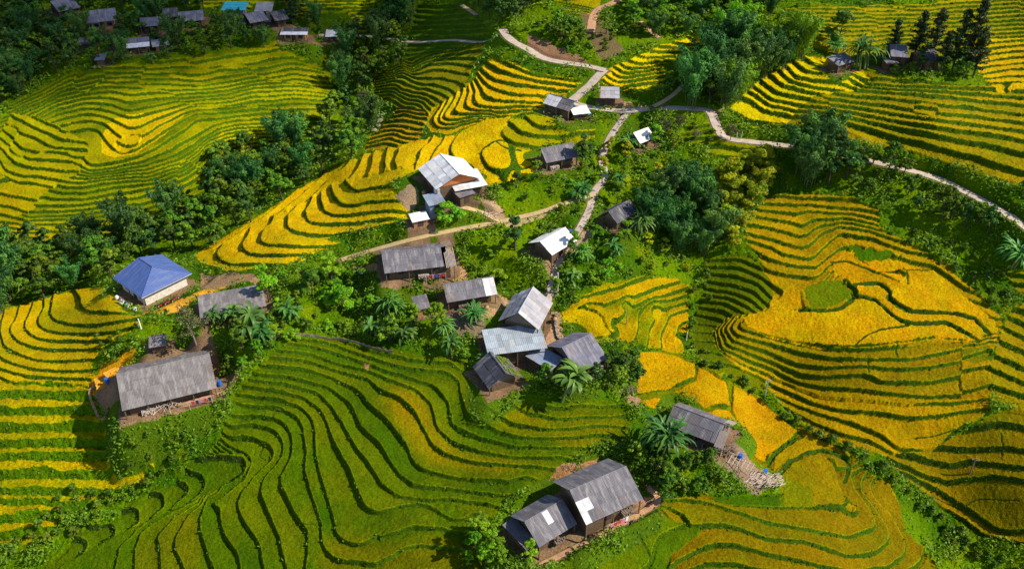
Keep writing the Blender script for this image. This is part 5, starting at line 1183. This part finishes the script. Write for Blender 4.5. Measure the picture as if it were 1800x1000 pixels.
def motorbike(u, v, rz, label):
    x, y, z = ground(u, v); rt = root('parked_motorbike', label, 'motorbike', (x, y, z), rz, 'motorbikes in front of the blue roofed house')
    for s in (-.62, .62):
        b = MB(); ring = [(s+.27*math.cos(a), 0, .28+.27*math.sin(a)) for a in np.linspace(0, 6.283, 13)]; b.tube(ring, .05, 6, cap=False); w = b.obj('wheel', M_BLACK, rt); b = MB(); b.tube([(s, -.05, .28), (s, .05, .28)], .12, 8); b.obj('hub', M_STEEL, w)
    b = MB(); b.tube([(-.55, 0, .55), (0, 0, .42), (.45, 0, .8), (.62, 0, .3)], [.1, .16, .1, .04], 6); b.obj('body', M_RED, rt)
    b = MB(); b.tube([(-.6, 0, .72), (-.1, 0, .70), (.1, 0, .74)], [.09, .13, .08], 6); b.obj('seat', M_BLACK, rt); b = MB(); b.tube([(.4, -.32, .98), (.46, 0, .95), (.4, .32, .98)], .03, 5); b.obj('handlebar', M_BLACK, rt)
for k, (u, v) in enumerate(((284, 532), (296, 529), (308, 526))): motorbike(u, v, .6+.2*k, ('left', 'middle', 'right')[k]+' motorbike parked at the white wall of the blue roofed house')
# what stands about the houses: stacked firewood, washing on a line, baskets
def at_house(key, fx, fy_, dz=0):
    h = next(q for q in HOUSES if key in q['label']); c, s_ = math.cos(h['yaw']), math.sin(h['yaw']); ly = h['cx']*s_-h['cy']*c; f = 1 if ly > 0 else -1
    lx_, ly_ = fx*h['L']/2*(1 if c > 0 else -1), f*(h['W']/2+fy_); return (h['cx']+lx_*c-ly_*s_, h['cy']+lx_*s_+ly_*c, h['z']+dz), h['yaw']
for key, fx, nm in (('white patches on its roof', .55, 'front house at bottom centre'), ('joined to the front house', .2, 'smaller front house'), ('weathered grey house on the walled', -.5, 'weathered grey house'), ('below the pale path', .1, 'slatted path house'),
                    ('pale new sheets', -.3, 'house with pale roof end'), ('lilac grey house of square', .5, 'lilac grey house'), ('behind the big banana', .1, 'slatted house by the banana clump'), ('dark gable above', -.4, 'dark gabled spur house')):
    p, yw = at_house(key, fx, -.35); rt = root('firewood_stack', 'firewood stacked against the front wall of the '+nm, 'firewood', p, yw); b = MB()
    for k in range(44): yy = R6.uniform(-.25, .25); b.tube([(-.9+1.8*(k % 11)/11, yy-.35, .1+.17*(k//11)+R6.uniform(-.03, .03)), (-.9+1.8*(k % 11)/11+R6.uniform(-.05, .05), yy+.35, .1+.17*(k//11))], .085, 5)
    b.obj('logs', M_STICK if R6.random() < .5 else M_WOOD, rt)
CL = [mat('cloth_'+n, c, .9) for n, c in (('red', (.55, .05, .05)), ('blue', (.06, .12, .45)), ('white', (.7, .7, .7)), ('indigo', (.03, .03, .09)), ('pink', (.6, .2, .3)))]
for key, fx, fy_, nm in (('white patches on its roof', .0, 1.0, 'front house at bottom centre'), ('bright blue hipped', .3, 1.6, 'blue roofed house'), ('below the pale path', .4, 1.2, 'slatted path house'), ('weathered grey house on the walled', .6, 1.0, 'weathered grey house')):
    p, yw = at_house(key, fx, fy_); rt = root('washing_line', 'washing hung on a line in front of the '+nm, 'washing line', p, yw)
    for sx in (-1.6, 1.6): b = MB(); b.tube([(sx, 0, -.5), (sx, 0, 1.5)], .04, 5); b.obj('post', M_STICK, rt)
    b = MB(); b.tube([(-1.6, 0, 1.45), (0, 0, 1.38), (1.6, 0, 1.45)], .012, 4); b.obj('line', M_PAINT, rt)
    for k in range(5): b = MB(); x = -1.25+.6*k; w, l = R6.uniform(.35, .5), R6.uniform(.5, .8); b.prism([(x, -.02, 1.4), (x+w, -.02, 1.4), (x+w*.95, -.05, 1.4-l), (x+w*.05, .0, 1.4-l)], (0, .03, 0)); b.obj('cloth', CL[R6.randrange(5)], rt)
M_BASK = mat('woven_basket', (.42, .28, .12), .9, bump=.5)
for key, fx, fy_, nm in (('white patches on its roof', -.4, .7, 'front house at bottom centre'), ('bright blue hipped', -.2, 1.0, 'blue roofed house'), ('pale new sheets', .5, 1.0, 'house with pale roof end'), ('brilliant white roof beside', .3, .8, 'brilliant white roofed house'), ('tall gabled house, right', .5, 1.0, 'tall gabled house'), ('orange gable', .3, 1.2, 'orange gabled house')):
    p, yw = at_house(key, fx, fy_); b = MB(); b.tube([(0, 0, -.03), (0, 0, .02), (0, 0, .3), (0, 0, .5), (0, 0, .47), (0, 0, .1)], [.2, .28, .36, .42, .38, .26], 12); o = link('carrying_basket', b.mesh('carrying_basket', M_BASK, True), None, label='round woven basket on the ground before the '+nm, category='basket'); o.location = p
# boulders in the stream bed
for k, (u, v) in enumerate(((662, 205), (668, 212), (655, 214), (672, 203), (650, 222), (664, 221), (658, 230))):
    x, y, z = ground(u, v); g6 = np.random.default_rng(k); b = MB(); b.tube([(0, 0, -.3), (0, 0, 0), (.1, 0, .35), (.1, .1, .55)], [.5, .62, .5, .15], 8)
    b.v = [p*(1+.12*g6.normal(size=3)) for p in b.v]; o = link('boulder', b.mesh('boulder', M_STONE, True), None, label='grey boulder in the stream bed between the creek trees, '+ORD[k]+' from the top field corner', category='boulder', group='boulders in the stream'); o.location = (x, y, z); s_ = R6.uniform(.8, 1.5); o.scale = (s_, s_, s_*.8)
# ------------------------------------------------------------------ an unseen cloud, added overhead to shade the far village
M_SHADE_CLOUD = bpy.data.materials.new('shade_cloud'); M_SHADE_CLOUD.use_nodes = True; t = M_SHADE_CLOUD.node_tree; t.nodes.clear(); ou = t.nodes.new('ShaderNodeOutputMaterial'); ms = t.nodes.new('ShaderNodeMixShader'); ms.inputs[0].default_value = .24
td = t.nodes.new('ShaderNodeBsdfTransparent'); df = t.nodes.new('ShaderNodeBsdfDiffuse'); df.inputs[0].default_value = (.9, .9, .92, 1); t.links.new(td.outputs[0], ms.inputs[1]); t.links.new(df.outputs[0], ms.inputs[2]); t.links.new(ms.outputs[0], ou.inputs['Surface'])
def shade_cloud(cu, cv, rx, ry, n, seed):
    gx, gy, gz = ground(cu, cv); c = np.array((gx, gy, gz))+np.array(to_sun)*(420/to_sun.z); g7 = np.random.default_rng(seed); V, F = [], []
    for k in range(n):
        p = c+np.array((rx*(g7.random()*2-1)*.75, ry*(g7.random()*2-1)*.75, 18*g7.random())); r = np.array((rx*(.3+.35*g7.random()), ry*(.35+.4*g7.random()), 11+8*g7.random())); b = len(V); NA, NB = 28, 12
        for j in range(NB+1):
            th = math.pi*j/NB
            for i in range(NA):
                ph = 2*math.pi*i/NA; d = np.array((math.sin(th)*math.cos(ph), math.sin(th)*math.sin(ph), math.cos(th))); q = 1+.16*math.sin(4*ph+k)*math.sin(th)+.1*math.sin(7*ph+2*k+3*th)
                V.append(p+d*r*q)
        for j in range(NB):
            for i in range(NA): F.append((b+j*NA+i, b+(j+1)*NA+i, b+(j+1)*NA+(i+1) % NA, b+j*NA+(i+1) % NA))
    link('shade_cloud', np_mesh('shade_cloud', np.array(V), np.array(F), M_SHADE_CLOUD, sm=True), kind='structure')
shade_cloud(230, 30, 105, 34, 7, 3)
